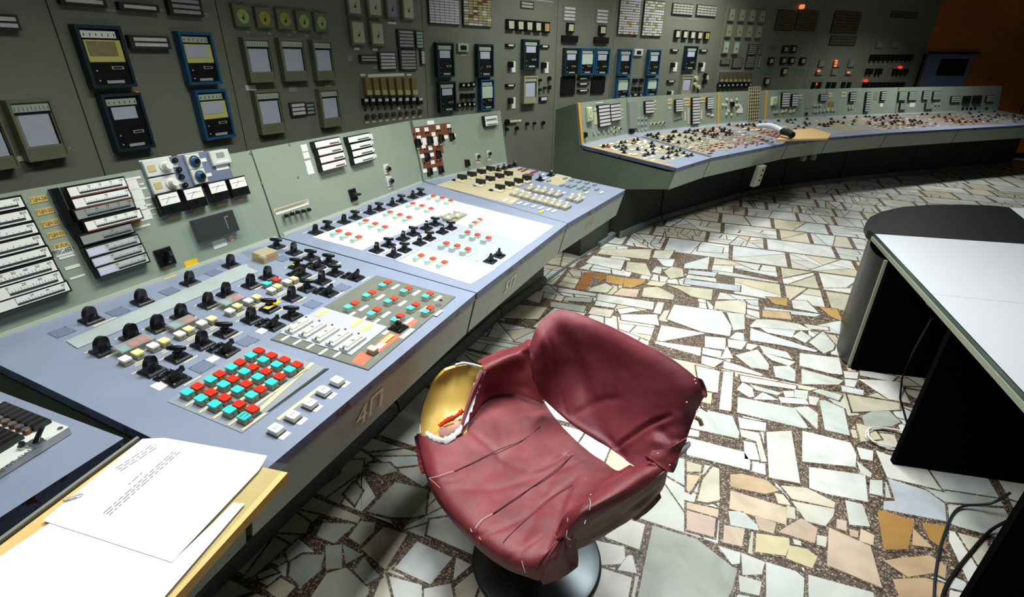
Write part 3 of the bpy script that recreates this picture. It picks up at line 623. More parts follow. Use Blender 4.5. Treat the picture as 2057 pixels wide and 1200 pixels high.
# ---- 3П top: telephone exchange keypad
mb = MB(); q = [d3.dk(*p) for p in [(-60, 810), (0, 817), (143, 869), (136, 882), (0, 955), (-80, 950)]]
K1 = d3.dk(0, 817); K2 = d3.dk(143, 869); K3 = d3.dk(0, 952)
dx = Vector((K2[0]-K1[0], K2[1]-K1[1])).normalized(); dy = Vector((-dx.y, dx.x)); w_ = .42; h_ = .33
# local frame of the keypad: origin at its right back corner, x leftwards along the back edge
KM = d3.DM @ Matrix(((dx.x, dy.x, 0, K2[0]), (dx.y, dy.y, 0, K2[1]), (0, 0, 1, -.004), (0, 0, 0, 1)))
kp = MB(); kp.prism([(-w_, -h_), (0, -h_), (0, 0), (-w_, 0)], 0, .022, mat('keypad_white', 'd5d8d2', .5, noise=.1)); kpo = kp.build('telephone_keypad', d3.root, KM)
KW = d3.M @ KM
def kxy(px, py, z=.02): return uv(KW @ T((0, 0, z)), px, py)
KEY = MB().box(-.019, -.0095, 0, .019, .0095, .014, black, bev=.004).mesh('key')
ang = None
def krow(p0, p1, n, me, nm, dz=.022, rot=None):
    a = kxy(*p0); b = kxy(*p1)
    for i in range(n):
        t = i/(n-1); link(nm, me, kpo, T((a[0]+(b[0]-a[0])*t, a[1]+(b[1]-a[1])*t, dz)) @ RZ(math.degrees(math.atan2(b[1]-a[1], b[0]-a[0]))+90))
krow((83, 858), (1, 825), 8, KEY, 'key'); krow((27, 891), (-20, 872), 5, KEY, 'key'); krow((5, 905), (-30, 892), 3, KEY, 'key')
KN = MB().cyl((0, 0), .009, 0, .012, mat('amber_lens', '7a4a25', .3), 14).cyl((0, 0), .008, .012, .015, steel, 14).mesh('lens')
krow((56, 872), (2, 850), 5, KN, 'lens')
a = kxy(72, 893); mb = MB(); mb.cyl((a[0], a[1]), .017, .022, .026, steel, 18); mb.tube([(a[0], a[1], .024), (a[0]+.004, a[1]+.012, .045), (a[0]+.008, a[1]+.02, .06)], .006, black); mb.build('toggle_lever', kpo)
a = kxy(48, 901); MB().cyl((a[0], a[1]), .010, .022, .03, steel, 14).cyl((a[0], a[1]), .006, .03, .038, black, 12).build('round_knob', kpo)
a = kxy(36, 925); b = kxy(14, 941); c = kxy(62, 907); text('ПОДГОТ. ПАМЯТЬ', .015, dark_ink, kpo, T((a[0], a[1], .0221)) @ RZ(math.degrees(math.atan2(c[1]-b[1], c[0]-b[0]))), 'keypad_lettering')
MB().cyl((-.012, -.012), .006, .022, .024, steel, 12).build('screw', kpo)

# ---- 5П top
def c5(x, y): return (560+x/3.673, 360+y/3.673)
flatbox(d5, 'cover_sheet', [c5(*p) for p in [(250, 432), (610, 528), (1195, 268), (1385, 188), (1130, 115)]], ivory, .003)
flatbox(d5, 'cover_sheet', [c5(*p) for p in [(1385, 188), (2027, 350), (1848, 482), (1300, 330), (1195, 268)]], ivory, .003)
flatbox(d5, 'cover_sheet', [c5(*p) for p in [(1065, 520), (1600, 665), (1415, 780), (880, 610)]], ivory, .003)
flatbox(d5, 'middle_plate', [c5(*p) for p in [(1300, 330), (1848, 482), (1600, 662), (1065, 518), (880, 608), (640, 545)]], mat('pale_blue_plate', '9da4b4', .45), .002)
for i, (x, y) in enumerate([(272, 398), (362, 365), (482, 320), (565, 288), (672, 250), (742, 226), (838, 192), (905, 166), (988, 136), (1045, 115)]):
    k = 'fin' if i % 2 == 0 else 'bar'; switch(d5, *c5(x, y), k, -64 if k == 'fin' else 30, True); u_, v_ = d5.dk(*c5(x, y)); tagstrip(d5, u_-.03, v_+.04, .04, .008)
for i, (x, y) in enumerate([(722, 534), (810, 495), (917, 447), (992, 410), (1088, 368), (1152, 337), (848, 569), (928, 530), (1038, 480), (1110, 445), (1205, 398), (1268, 368)]):
    k = 'fin' if i % 2 == 0 else 'bar'; switch(d5, *c5(x, y), k, -64 if k == 'fin' else 30, True, z=.002); u_, v_ = d5.dk(*c5(x, y)); tagstrip(d5, u_+.02, v_-.045, .05, .008, z=.003)
for x, y in [(405, 405), (475, 428), (552, 450), (610, 325), (680, 348), (752, 372), (790, 262), (862, 282), (930, 302), (957, 198), (1025, 215), (1092, 237), (1107, 143), (1173, 158), (1237, 177), (1355, 413), (1428, 433), (1510, 455), (1198, 495), (1278, 513), (1357, 538), (1013, 586), (1100, 610), (1185, 636)]:
    k = 1.0 if y > 380 else .85
    for dx_, dy_, c in ((0, 0, CT5), (38*k, -21*k, CR5)):
        u_, v_ = uv(d5.DW @ T((0, 0, .017)), *c5(x+dx_, y+dy_)); button(d5, u_, v_, c, True, z=.003)
    tagstrip(d5, u_+.005, v_-.03, .05, .012, cream, z=.003)
for i, (x, y) in enumerate([(1425, 338), (1443, 325), (1465, 312), (1483, 300)]):
    u_, v_ = uv(d5.DW @ T((0, 0, .017)), *c5(x, y)); button(d5, u_, v_, (CT5, CR5)[i % 2], True, z=.003)
u_, v_ = d5.dk(*c5(1478, 345)); tagstrip(d5, u_, v_, .1, .014, cream, z=.003)
LAMPM = MB().box(-.045, -.022, 0, .045, .022, .018, mat('module_grey', '9a9684', .5, noise=.2, nscale=50), bev=.003).cyl((-.02, 0), .014, .018, .026, mat('dirty_lens', 'c5c1ae', .3), 14, .009).box(.008, -.009, .018, .026, .009, .04, whiteb, bev=.004).box(.026, -.006, .018, .033, .006, .036, mat('maroon_plastic', '7c2028', .4)).mesh('lamp_toggle')
for x, y in [(1262, 300), (1328, 285)]:
    u_, v_ = d5.dk(*c5(x, y)); put(d5, 'lamp_toggle', LAMPM, u_, v_, 0, .003)
flatbox(d5, 'module_tray', [c5(*p) for p in [(1195, 285), (1300, 326), (1395, 268), (1290, 240)]], mat('tray_grey', '8b8873', .6), .004, z=.003)
for x, y in [(1560, 612), (1622, 572)]: switch(d5, *c5(x, y), 'lev', 25, True, z=.002)
for x, y, w in [(1470, 598, .04), (1540, 557, .025), (1650, 610, .04), (1410, 560, .05)]: u_, v_ = d5.dk(*c5(x, y)); tagstrip(d5, u_, v_, w, .014, cream, z=.003)
# ---- 6П top
def c6(x, y): return (860+x/5.1425, 310+y/5.1425)
flatbox(d6, 'beige_sheet', [c6(*p) for p in [(85, 325), (860, 525), (1050, 395), (860, 330), (1080, 180), (800, 130), (590, 150)]], beige, .003)
flatbox(d6, 'beige_sheet', [c6(*p) for p in [(1185, 290), (1370, 335), (1480, 240), (1330, 205)]], beige, .002)
PAD = MB().box(-.038, -.03, 0, .038, .03, .012, cream, bev=.003).cyl((0, .0), .012, .012, .02, black, 12).mesh('paddle_base')
PKN = MB().box(-.036, -.004, .018, .036, .004, .05, black, bev=.002).mesh('paddle')
for x, y in [(350, 283), (450, 252), (548, 224), (642, 194), (540, 330), (640, 298), (735, 268), (825, 243), (740, 384), (838, 353), (930, 320), (1015, 290)]:
    u_, v_ = d6.dk(*c6(x, y)); o = put(d6, 'paddle_switch', PAD, u_, v_, 0, .003); link('paddle', PKN, o, RZ(-62))
for x, y in [(270, 275), (490, 330), (650, 380)]: u_, v_ = d6.dk(*c6(x, y)); put(d6, 'pilot_button', PILOT, u_, v_, 0, .003)
for x, y in [(720, 172), (780, 155), (835, 140), (890, 122), (1155, 270), (1265, 222)]: switch(d6, *c6(x, y), 'fin', -50, True)
RB = MB().box(-.03, -.008, 0, .03, .008, .012, mat('red_brown_module', '8a4a40', .5, noise=.3, nscale=60), bev=.002).mesh('indicator_bar')
for x, y in [(950, 165), (985, 180), (1010, 165), (1040, 215), (1080, 195), (1110, 185), (1000, 220), (1060, 225)]: u_, v_ = d6.dk(*c6(x, y)); put(d6, 'indicator_bar', RB, u_, v_)
GB = MB().box(-.026, -.010, 0, .026, .010, .014, mat('indicator_grey_teal', '7d9290', .45), bev=.002).mesh('indicator_bar')
for x, y in [(1415, 258), (1480, 276), (1560, 292), (1640, 305), (1720, 322), (1440, 335), (1510, 330), (1590, 345), (1650, 352), (1740, 372), (1380, 328), (1560, 360), (1620, 375), (1475, 345), (1245, 285)]: u_, v_ = d6.dk(*c6(x, y)); put(d6, 'indicator_bar', GB, u_, v_)
for x, y in [(900, 425), (965, 443), (1030, 458), (1095, 477), (1160, 492), (1220, 508), (1285, 525), (1350, 542), (1420, 560), (1050, 372), (1125, 390), (1190, 402), (1262, 420), (1335, 436), (1475, 470), (1545, 488)]:
    u_, v_ = d6.dk(*c6(x, y)); put(d6, 'lamp_toggle', LAMPM, u_, v_, 0, .002)
for x, y, m in [(800, 475, whiteb), (875, 487, whiteb), (945, 508, whiteb), (1010, 523, whiteb), (1090, 543, whiteb), (1165, 560, whiteb), (1245, 577, whiteb), (1300, 592, whiteb), (1170, 598, yellow), (1565, 418, yellow), (1600, 455, cream), (1180, 215, whiteb), (1205, 253, whiteb), (1790, 400, cream), (1400, 405, whiteb), (1640, 400, cream)]:
    u_, v_ = d6.dk(*c6(x, y)); tagstrip(d6, u_, v_, .06, .018, m, z=.003)
u_, v_ = d6.dk(*c6(860, 175)); tagstrip(d6, u_, v_, .28, .012, cream, z=.004)
for c in [d4.dk(957, 589)]: pass

# ---------------------------------------------------------------- back panels of the near desks
PALE = mat('paper_label', 'dcdcd6', .7); TAN = mat('tan_nameplate', 'c3a65a', .6)
def rectq(f, x0, y0, x1, y1):
    a = f(x0, y0); b = f(x1, y1); return a[0], b[1], b[0], a[1]
def bar_gauge(parent, M, u0, v0, u1, v1, nums=None, bar=(.35, .96), face=None, casem=None, h=.03, name='bar_gauge', note=False, rim=None):
    """horizontal strip indicator: case, white scale with ticks, dark bar, numerals"""
    w = u1-u0; ht = v1-v0; mb = MB(); mb.box(-.004, -.004, 0, w+.004, ht+.004, h, casem or black, bev=.003)
    o = mb.build(name, parent, M @ T((u0, v0, 0)))
    q = MB(); q.box(.002, ht*.08, h, w-.002, ht*.95, h+.001, face or scale)
    b0, b1 = bar; q.box(w*b0, ht*.2, h, w*b1, ht*.38, h+.0018, scaled)
    n = 16 if w > .12 else 6
    for i in range(n+1):
        x = w*(b0+(b1-b0)*i/n); q.box(x-.0006, ht*.42, h, x+.0006, ht*(.62 if i % 4 == 0 else .52), h+.0014, dark_ink)
    if rim: q.box(0, -.002, h, w, ht*.06, h+.002, rim)
    if note: q.box(w*.02, ht*.15, h, w*.32, ht*.8, h+.0022, mat('lilac_note', 'c9c8dc', .7))
    q.build('scale_plate', o)
    if nums:
        for i, t in enumerate(nums):
            x = w*(b0+(b1-b0)*i/(len(nums)-1)) if len(nums) > 1 else w*.6
            text(t, ht*.3, dark_ink, o, T((x, ht*.76, h+.0012)), 'scale_numeral')
    return o
def psheet(d, x0, y0, x1, y1, m=None, txt=None, name='label_plate', h=.0015):
    u0, v0, u1, v1 = rectq(d.pn, x0, y0, x1, y1); mb = MB(); mb.box(0, 0, 0, u1-u0, v1-v0, h, m or PALE); o = mb.build(name, d.root, d.PM @ T((u0, v0, 0)))
    if txt: text(txt, (v1-v0)*.75, dark_ink, o, T(((u1-u0)/2, (v1-v0)/2, h+.0003)), 'plate_lettering')
    return o
def c1(x, y): return (x/3.529, 300+y/3.529)
# left gauge column (partly outside the picture): right ends measured, common width
rowsL = [((100, 335), (155, 415), ['200', '400', '600']), ((150, 425), (205, 510), ['400', '600', '800']), ((200, 515), (250, 595), ['200', '400', '600', '800']), ((245, 600), (295, 685), ['400', '600', '800']),
         ((300, 685), (345, 765), ['200', '400', '600']), ((340, 775), (385, 860), ['10', '20', '30', '40', '50', '60']), ((385, 855), (430, 940), ['0', '20', '40', '60']), ((430, 935), (475, 1000), ['0', '20', '40', '60'])]
def pframe(d): return d.pn
D34 = d4
for i, (a, b, nums) in enumerate(rowsL):
    ur, vt = d4.pn(*c1(*a)); u2, vb = d4.pn(*c1(*b)); w = .30
    bar_gauge(d4.root, d4.PM, u2-w, vb, u2, vt-.002, nums, (.12, .95) if i < 5 else ((.42, .95) if i == 5 else (.52, .95)))
rowsR = [((435, 278), (875, 270), ['0', '25', '50', '75', '100'], (.17, .92), scale, 'r'), ((472, 360), (905, 345), ['0', '50', '100'], (.2, .95), scale, 'r'), ((490, 440), (935, 425), ['0', '25', '50', '75', '100'], (.17, .92), mat('scale_grey', '8c908e', .4), None),
         ((560, 520), (990, 500), ['0', '25', '50', '75', '100'], (.17, .9), scale, 'r'), ((530, 620), (925, 590), ['50'], (.4, .95), mat('scale_grey', '8c908e', .4), None),
         ((570, 710), (965, 655), ['50', '100'], (.38, .93), mat('scale_dim', 'b9bcb8', .4), None), ((610, 780), (1000, 725), ['50', '100'], (.38, .93), mat('scale_dim', 'b9bcb8', .4), None), ((650, 845), (1030, 790), ['50', '100'], (.38, .93), mat('scale_dim', 'b9bcb8', .4), None)]
for i, (a, b, nums, bar, fm_, rm) in enumerate(rowsR):
    u0, v0, u1, v1 = rectq(d4.pn, *c1(*a), *c1(*b))
    bar_gauge(d4.root, d4.PM, u0, v1-.034, u1, v1, nums, bar, fm_, None, .03, 'bar_gauge', i > 4, brown if rm else None)
for i, (x, y) in enumerate([(335, 285), (375, 375), (410, 460), (465, 540)]): psheet(d4, *c1(x, y), *c1(x+100, y+75), black, None, 'black_side_plate', .02)
for t, x0, y0, x1, y1 in [('ГЦН-24', 195, 345, 332, 345), ('ГЦН-23', 243, 430, 378, 432), ('ГЦН-22', 285, 517, 420, 515), ('ГЦН-21', 328, 598, 458, 598), ('Р.Л.К', 372, 680, 497, 675)]:
    u0, v1 = d4.pn(*c1(x0, y0)); u1, v0 = d4.pn(*c1(x1, y1)); w = u1-u0; mb = MB(); mb.box(0, 0, 0, w, .021, .0015, TAN); o = mb.build('name_plate', d4.root, d4.PM @ T((u0, v1-.021, 0)))
    text(t, .0150, dark_ink, o, T((w/2, .0105, .0018)), 'plate_lettering', sx=min(1., w*.92/(len(t)*.0084)))
for x0, y0, x1, y1 in [(375, 715, 522, 735), (415, 770, 530, 755), (455, 840, 570, 830), (492, 915, 605, 895)]: psheet(d4, *c1(x0, y0), *c1(x1, y1))
psheet(d4, *c1(375, 715), *c1(522, 722), PALE, 'ПОС4521')
for x0, y0, x1, y1 in [(878, 225, 992, 280), (925, 300, 1028, 350), (945, 375, 1045, 420), (975, 450, 1085, 490), (870, 212, 1000, 205), (930, 560, 1065, 540), (915, 292, 1040, 280), (950, 362, 1075, 345), (985, 440, 1105, 420), (985, 245, 1020, 250), (1020, 395, 1080, 395), (1050, 470, 1110, 460)]: psheet(d4, *c1(x0, y0), *c1(x1, y1), PALE)
for x0, y0, x1, y1 in [(905, 375, 930, 395), (945, 520, 998, 540)]: psheet(d4, *c1(x0, y0), *c1(x1, y1), TAN)
# blue-grey instrument sub panel
psheet(d4, *c1(980, 90), *c1(1665, 240), greyp, None, 'sub_panel', .004); psheet(d4, *c1(985, 90), *c1(1210, 45), PALE); psheet(d4, *c1(1255, 40), *c1(1440, 15), PALE)
def c1u(x, y): return d4.pn(*c1(x, y))
wh = mat('instrument_white', 'c9cbc4', .45)
for x, y in [(1110, 130), (1155, 250)]:
    u, v = c1u(x, y); mb = MB(); mb.box(-.052, -.03, 0, .052, .03, .012, wh, bev=.002); o = mb.build('selector_unit', d4.root, d4.PM @ T((u, v, .004)))
    MB().cyl((.026, 0), .024, .012, .016, wh, 22).cyl((.026, 0), .017, .016, .04, mat('knob_ivory', 'e2dfd2', .3), 20, .013).build('knob', o); MB().box(-.042, -.012, .012, -.014, .012, .0135, mat('window_tan', 'bda975', .5)).build('window', o)
for x, y in [(1360, 90), (1400, 195)]:
    u, v = c1u(x, y); mb = MB(); mb.box(-.03, -.03, 0, .03, .03, .014, wh, bev=.003); o = mb.build('dial_knob', d4.root, d4.PM @ T((u, v, .004)))
    MB().cyl((0, 0), .024, .014, .018, steel, 22).cyl((0, 0), .018, .018, .03, mat('deep_blue_knob', '2a5c86', .3), 20, .013).cyl((0, 0), .01, .03, .036, black, 14).build('knob', o)
for x, y in [(1230, 80), (1258, 145), (1277, 197), (1302, 255)]:
    u, v = c1u(x, y); MB().cyl((0, 0), .010, 0, .012, black, 16).cyl((0, 0), .0035, .012, .013, steel, 8).build('jack_socket', d4.root, d4.PM @ T((u, v, .004)))
for x, y in [(1225, 115), (1265, 235), (1432, 78), (1470, 183)]:
    u, v = c1u(x, y); MB().box(-.016, -.007, 0, .016, .007, .0015, PALE).build('label_plate', d4.root, d4.PM @ T((u, v, .004)))
u, v = c1u(1548, 60); o = MB().box(-.045, -.03, 0, .045, .03, .014, wh, bev=.003).build('counter_unit', d4.root, d4.PM @ T((u, v, .004))); MB().box(-.018, 0, .014, .018, .02, .0155, mat('counter_window', '8c9290', .3)).box(-.03, -.022, .014, .03, -.012, .0155, PALE).build('window', o)
u, v = c1u(1570, 125); MB().box(-.03, -.012, 0, .03, .012, .0015, PALE).build('label_plate', d4.root, d4.PM @ T((u, v, .004)))
for x, y in [(1180, 385), (1355, 345), (1525, 300), (1668, 268)]:
    u, v = c1u(x, y); o = MB().box(-.045, -.042, 0, .045, .042, .03, black, bev=.004).build('pointer_meter', d4.root, d4.PM @ T((u, v, 0)))
    q = MB(); q.box(-.038, -.004, .03, .038, .037, .0312, scale); q.box(-.03, .02, .0312, .03, .021, .0318, dark_ink); q.poly([(-.02, 0, .0316), (-.018, 0, .0316), (.005, .025, .0316), (.004, .026, .0316)], dark_ink); q.build('scale_plate', o)
    MB().cyl((0, -.014), .006, .03, .033, black, 12).build('zero_screw', o); psheet(d4, *c1(x-20, y+95), *c1(x+50, y+95), TAN) if False else None
    MB().box(-.016, -.06, 0, .02, -.05, .0015, TAN).build('label_plate', d4.root, d4.PM @ T((u, v, 0)))
# covered black window
psheet(d4, *c1(1290, 490), *c1(1700, 600), clear, None, 'clear_cover', .012) if False else None
u0, v0, u1, v1 = rectq(d4.pn, *c1(1340, 510), *c1(1675, 575)); o = MB().box(0, 0, 0, u1-u0, v1-v0, .028, blackm, bev=.003).build('dark_display', d4.root, d4.PM @ T((u0, v0, 0)))
MB().box((u1-u0)*.72, .02, .028, (u1-u0)*.74, .075, .0285, mat('display_mark', '8b8b84', .5)).box((u1-u0)*.74, .07, .028, (u1-u0)*.82, .075, .0285, mat('display_mark', '8b8b84', .5)).build('display_frame_mark', o)
MB().box(-.035, -.03, .03, u1-u0+.03, v1-v0+.02, .033, clear).build('clear_cover', d4.root, d4.PM @ T((u0, v0, 0)))
psheet(d4, *c1(1498, 655), *c1(1612, 680), PALE)
u, v = c1u(1640, 630); MB().cyl((0, 0), .014, 0, .002, mat('pink_sticker', 'd9a79c', .6), 14).build('sticker', d4.root, d4.PM @ T((u, v, 0)))
u, v = c1u(1165, 765); o = MB().box(-.032, -.036, 0, .032, .036, .012, black, bev=.003).build('rotary_switch', d4.root, d4.PM @ T((u, v, 0))); link('knob', FIN5, o, T((0, 0, .012)) @ RZ(-20))
u, v = c1u(1190, 828); MB().box(-.02, -.006, 0, .02, .006, .0015, TAN).build('label_plate', d4.root, d4.PM @ T((u, v, 0)))
u, v = c1u(1355, 805); MB().box(-.028, -.012, 0, .028, .012, .0015, yellow).build('yellow_note', d4.root, d4.PM @ T((u, v, .0)))
# ---- 5П back panel
def c3(x, y): return (460+x/3.547, 210+y/3.547)
def g5(x0, y0, x1, y1, nums=None, bar=(.5, .95), **k):
    u0, v0, u1, v1 = rectq(d5.pn, *c3(x0, y0), *c3(x1, y1)); vm = (v0+v1)/2; v0, v1 = vm-.0165, vm+.0165; bar_gauge(d5.root, d5.PM, u0, v0, u1, v1, nums, bar, **k)
for i, (a, b, c, e) in enumerate([(575, 270, 770, 285), (598, 325, 785, 335), (612, 378, 800, 388), (625, 430, 812, 442)]): g5(a, b, c, e, None, (.55, .93), rim=brown)
for i, (a, b, c, e) in enumerate([(812, 230, 985, 258), (832, 283, 995, 305), (845, 332, 1008, 352), (855, 385, 1015, 398)]): g5(a, b, c, e, None, (.4, .93))
def p5(x0, y0, x1, y1, m=None): u0, v0, u1, v1 = rectq(d5.pn, *c3(x0, y0), *c3(x1, y1)); MB().box(0, 0, 0, u1-u0, max(v1-v0, .01), .0015, m or PALE).build('label_plate', d5.root, d5.PM @ T((u0, v0, 0)))
for a in [(507, 290, 565, 330), (522, 345, 578, 380), (538, 405, 595, 445), (550, 455, 610, 490), (985, 215, 1028, 245), (998, 262, 1030, 280), (1005, 318, 1040, 332), (1015, 360, 1053, 375), (325, 755, 570, 712)]: p5(*a)
for x, y in [(385, 795), (425, 782), (466, 770), (506, 762), (546, 752)]:
    u, v = d5.pn(*c3(x, y)); MB().cyl((0, 0), .009, 0, .018, steel, 14).cyl((0, 0), .011, .018, .032, black, 14, .008).build('toggle_switch', d5.root, d5.PM @ T((u, v, 0)))
u0, v0 = d5.pn(*c3(325, 775)); u1, v1 = d5.pn(*c3(570, 700)); MB().box(0, 0, 0, u1-u0, .018, .0015, label).build('label_strip', d5.root, d5.PM @ T((u0, v0, 0)) @ RZ(math.degrees(math.atan2(v1-v0, u1-u0))*.6))
for x, y in [(1118, 462), (1140, 548)]:
    u, v = d5.pn(*c3(x, y)); o = MB().box(-.026, -.03, 0, .026, .03, .008, wh, bev=.002).build('dial_knob', d5.root, d5.PM @ T((u, v, 0))); MB().cyl((0, 0), .019, .008, .02, steel, 18).cyl((0, 0), .012, .02, .034, black, 14).build('knob', o)
    MB().box(-.024, -.048, 0, .024, -.036, .0015, label).build('label_plate', d5.root, d5.PM @ T((u, v, 0)))
u, v = d5.pn(*c3(880, 645)); o = MB().box(-.028, -.034, 0, .028, .034, .012, black, bev=.003).build('rotary_switch', d5.root, d5.PM @ T((u, v, 0))); link('knob', BAR5, o, T((0, 0, .012)) @ RZ(80))
MB().box(-.022, -.05, 0, .022, -.038, .0015, label).build('label_plate', d5.root, d5.PM @ T((u, v, 0)))
for d_, x, y in [(d4, 150, 350), (d5, 430, 288), (d5, 492, 520), (d5, 232, 562)]:
    u, v = d_.pn(*c3(x, y)); MB().cyl((0, 0), .006, 0, .002, dgreen, 10).build('plug_screw', d_.root, d_.PM @ T((u, v, 0)))
# vertical seam lines on the 5П panel where the plates meet
# ---- 6П back panel
dd = d6
def u6(x, y): return d6.pn(*c3(x, y))
for a in [(1300, 175, 1590, 215), (1345, 275, 1530, 345), (1375, 385, 1530, 445)]:
    u0, v0, u1, v1 = rectq(d6.pn, *c3(a[0], a[1]), *c3(a[2], a[3])); MB().box(0, 0, 0, u1-u0, abs(v1-v0)+.01, .0012, brown).build('stained_backing', d6.root, d6.PM @ T((u0, min(v0, v1), 0)))
TB = MB().prism([(-.020, -.028), (.020, -.028), (.013, .028), (-.013, .028)], 0, .03, black, ins=.2).box(-.012, -.045, 0, .012, -.034, .0015, whiteb).mesh('drop_knob')
for x, y in [(1340, 272), (1425, 255), (1505, 242), (1580, 230), (1405, 372), (1485, 355), (1422, 480), (1503, 465), (1690, 418)]: link('drop_knob', TB, d6.root, d6.PM @ T((*u6(x, y), 0)))
WT = MB().box(-.018, -.013, 0, .018, .013, .004, whiteb).mesh('white_tag'); JS = MB().cyl((-.012, 0), .005, 0, .006, black, 10).cyl((.012, 0), .005, 0, .006, black, 10).mesh('jack_pair')
for x, y in [(1325, 185), (1405, 178), (1487, 163), (1563, 153), (1425, 130), (1445, 128), (1455, 212), (1433, 312), (1450, 412), (1316, 268), (1388, 252), (1392, 275), (1468, 243), (1472, 270), (1545, 232), (1367, 370), (1445, 358), (1385, 475), (1465, 462), (1470, 280), (1385, 300), (1330, 240), (1600, 222), (1520, 238)]: link('white_tag', WT, d6.root, d6.PM @ T((max(u6(x, y)[0], .03), u6(x, y)[1], 0)))
for x, y in [(1325, 210), (1410, 200), (1492, 187), (1568, 175), (1400, 315), (1490, 300), (1400, 415), (1490, 400)]: link('jack_pair', JS, d6.root, d6.PM @ T((*u6(x, y), .0012)))
for x, y in [(1768, 372), (1848, 352)]:
    o = MB().box(-.022, -.024, 0, .022, .024, .006, wh).build('dial_knob', d6.root, d6.PM @ T((*u6(x, y), 0))); MB().cyl((0, 0), .016, .006, .018, steel, 16).cyl((0, 0), .01, .018, .028, black, 12).build('knob', o)
    MB().box(-.024, -.052, 0, .024, -.036, .0015, label).build('label_plate', d6.root, d6.PM @ T((*u6(x, y), 0)))
for a in [(1800, 88, 1895, 115), (1805, 125, 1900, 148)]:
    u0, v0, u1, v1 = rectq(d6.pn, *c3(a[0], a[1]), *c3(a[2], a[3])); bar_gauge(d6.root, d6.PM, u0, v0, u1, v1, None, (.1, .9)); MB().box(0, 0, 0, .02, .012, .0015, PALE).build('label_plate', d6.root, d6.PM @ T((u1+.012, (v0+v1)/2-.006, 0)))

# ---------------------------------------------------------------- far console: curved run of desk sections
FB = [(1168, 293), (1262, 272), (1440, 251), (1533, 243), (1655, 236), (1797, 230), (2004, 222)]
FT = [(1360, 338), (1430, 314)]
ends = [hz(*p, .88) for p in FB]; fronts = []
for i, e in enumerate(ends):
    if i == 0: fronts.append(hz(1360, 338, DZ)); continue
    if i == 1: fronts.append(hz(1428, 317.5, DZ)); continue
    a = ends[i-1]; b = ends[min(i+1, len(ends)-1)]; t = (b-a); t.z = 0; t.normalize(); n = Vector((t.y, -t.x, 0)); fronts.append(Vector((e.x, e.y, 0))+n*1.02)
far = []
FLAB = ['far control desk section at its left end, edged with a yellow stripe', 'far control desk section carrying the yellow ТГ-5 lettering', 'far control desk section with the open cream lattice board between two yellow stripes',
        'far control desk section with the tan board and the handset on it', 'far control desk section between the second yellow stripe and the dim yellow stripe', 'far control desk section at the right end, in front of the orange wall']
for i in range(len(FB)-1):
    A, B = fronts[i], fronts[i+1]; x = Vector((B.x-A.x, B.y-A.y, 0)); L = x.length; x.normalize(); y = Vector((-x.y, x.x, 0))
    def loc(e): v = Vector((e.x-A.x, e.y-A.y, 0)); return (v.dot(x), v.dot(y)/cos(R(TILT)))
    BL, BR = loc(ends[i]), loc(ends[i+1]); far.append(make_desk(A, B, BL, BR, FLAB[i], zb=1.285, ped=(None, None), pm=mat('pedestal_shaded_black', '22261f', .7)))  # far pedestals near black: under-desk shade put into the colour
    far[-1].root['label'] = FLAB[i]
rf = random.Random(5)
sKB = MB().box(-.026, -.026, 0, .026, .026, .008, black).box(-.02, -.007, .008, .02, .007, .034, black, bev=.004).mesh('rotary_switch')
sCR = MB().box(-.05, -.02, 0, .05, .02, .012, cream, bev=.002).mesh('cream_module'); sRB = MB().box(-.04, -.010, 0, .04, .010, .014, mat('red_brown_module', '8a4a40', .5), bev=.002).mesh('red_brown_module')
sWL = MB().box(-.035, -.012, 0, .035, .012, .002, whiteb).mesh('label_plate'); sGY = MB().box(-.03, -.012, 0, .03, .012, .012, mat('grey_module', '8f8f84', .5), bev=.002).mesh('grey_module')
sRD = MB().cyl((0, 0), .02, 0, .02, red, 14, .014).mesh('red_button')
def scatter(d, zones):
    """rows of small controls: zone = (u0, u1, v0, v1, du, dv, template, name, keep, rot)"""
    for u0, u1, v0, v1, du, dv, me, nm, keep, rot in zones:
        v = v0; 
        while v < v1:
            u = u0
            while u < u1:
                if rf.random() < keep:
                    lo, hi = d.edge(v)
                    if lo+.085 < u < hi-.06: link(nm, me, d.root, d.DM @ T((u+rf.uniform(-.006, .006), v+rf.uniform(-.005, .005), 0)) @ RZ(rot+rf.choice([0, 0, 20])) @ Matrix.Scale(.86, 4))
                u += du
            v += dv
for i, d in enumerate(far):
    q = [c for c in d.root.children if c.name.startswith('desktop')][0].data; xs = sorted(v.co.x for v in q.vertices)
    L = d.L; ybl = [v.co for v in q.vertices]; bl = min((c for c in ybl if c.y > .5), key=lambda c: c.x); br = max((c for c in ybl if c.y > .5), key=lambda c: c.x)
    d.edge = (lambda L, bl, br: (lambda v: (bl.x*v/bl.y, L+(br.x-L)*v/br.y)))(L, bl, br)
d = far[0]; q = [c for c in d.root.children if c.name.startswith('desktop')][0]
flat = lambda d, u0, v0, u1, v1, m, nm, z=0., h=.0015: MB().box(u0, v0, 0, u1, v1, h, m).build(nm, d.root, d.DM @ T((0, 0, z)))
pk = [mat('aged_sheet_grey', '8f8f87', .55, noise=.15, nscale=12), mat('aged_sheet_beige', '9a9078', .55, noise=.2, nscale=12), mat('aged_sheet_brown', '857466', .55, noise=.2, nscale=14)]
for i, d_ in enumerate(far):
    a0, a1 = d_.edge(.15); b0_, b1_ = d_.edge(.97); mid = .5
    MB().prism([(a0+.05, .15), ((a0+a1)*mid-.02, .15), ((b0_+b1_)*mid-.02, .96), (b0_+.05, .96)], 0, .001, pk[i % 3 if i else 0]).build('instrument_plate', d_.root, d_.DM)
    MB().prism([((a0+a1)*mid+.02, .18), (a1-.06, .18), (b1_-.05, .96), ((b0_+b1_)*mid+.02, .96)], 0, .001, pk[(i+1) % 3]).build('instrument_plate', d_.root, d_.DM)
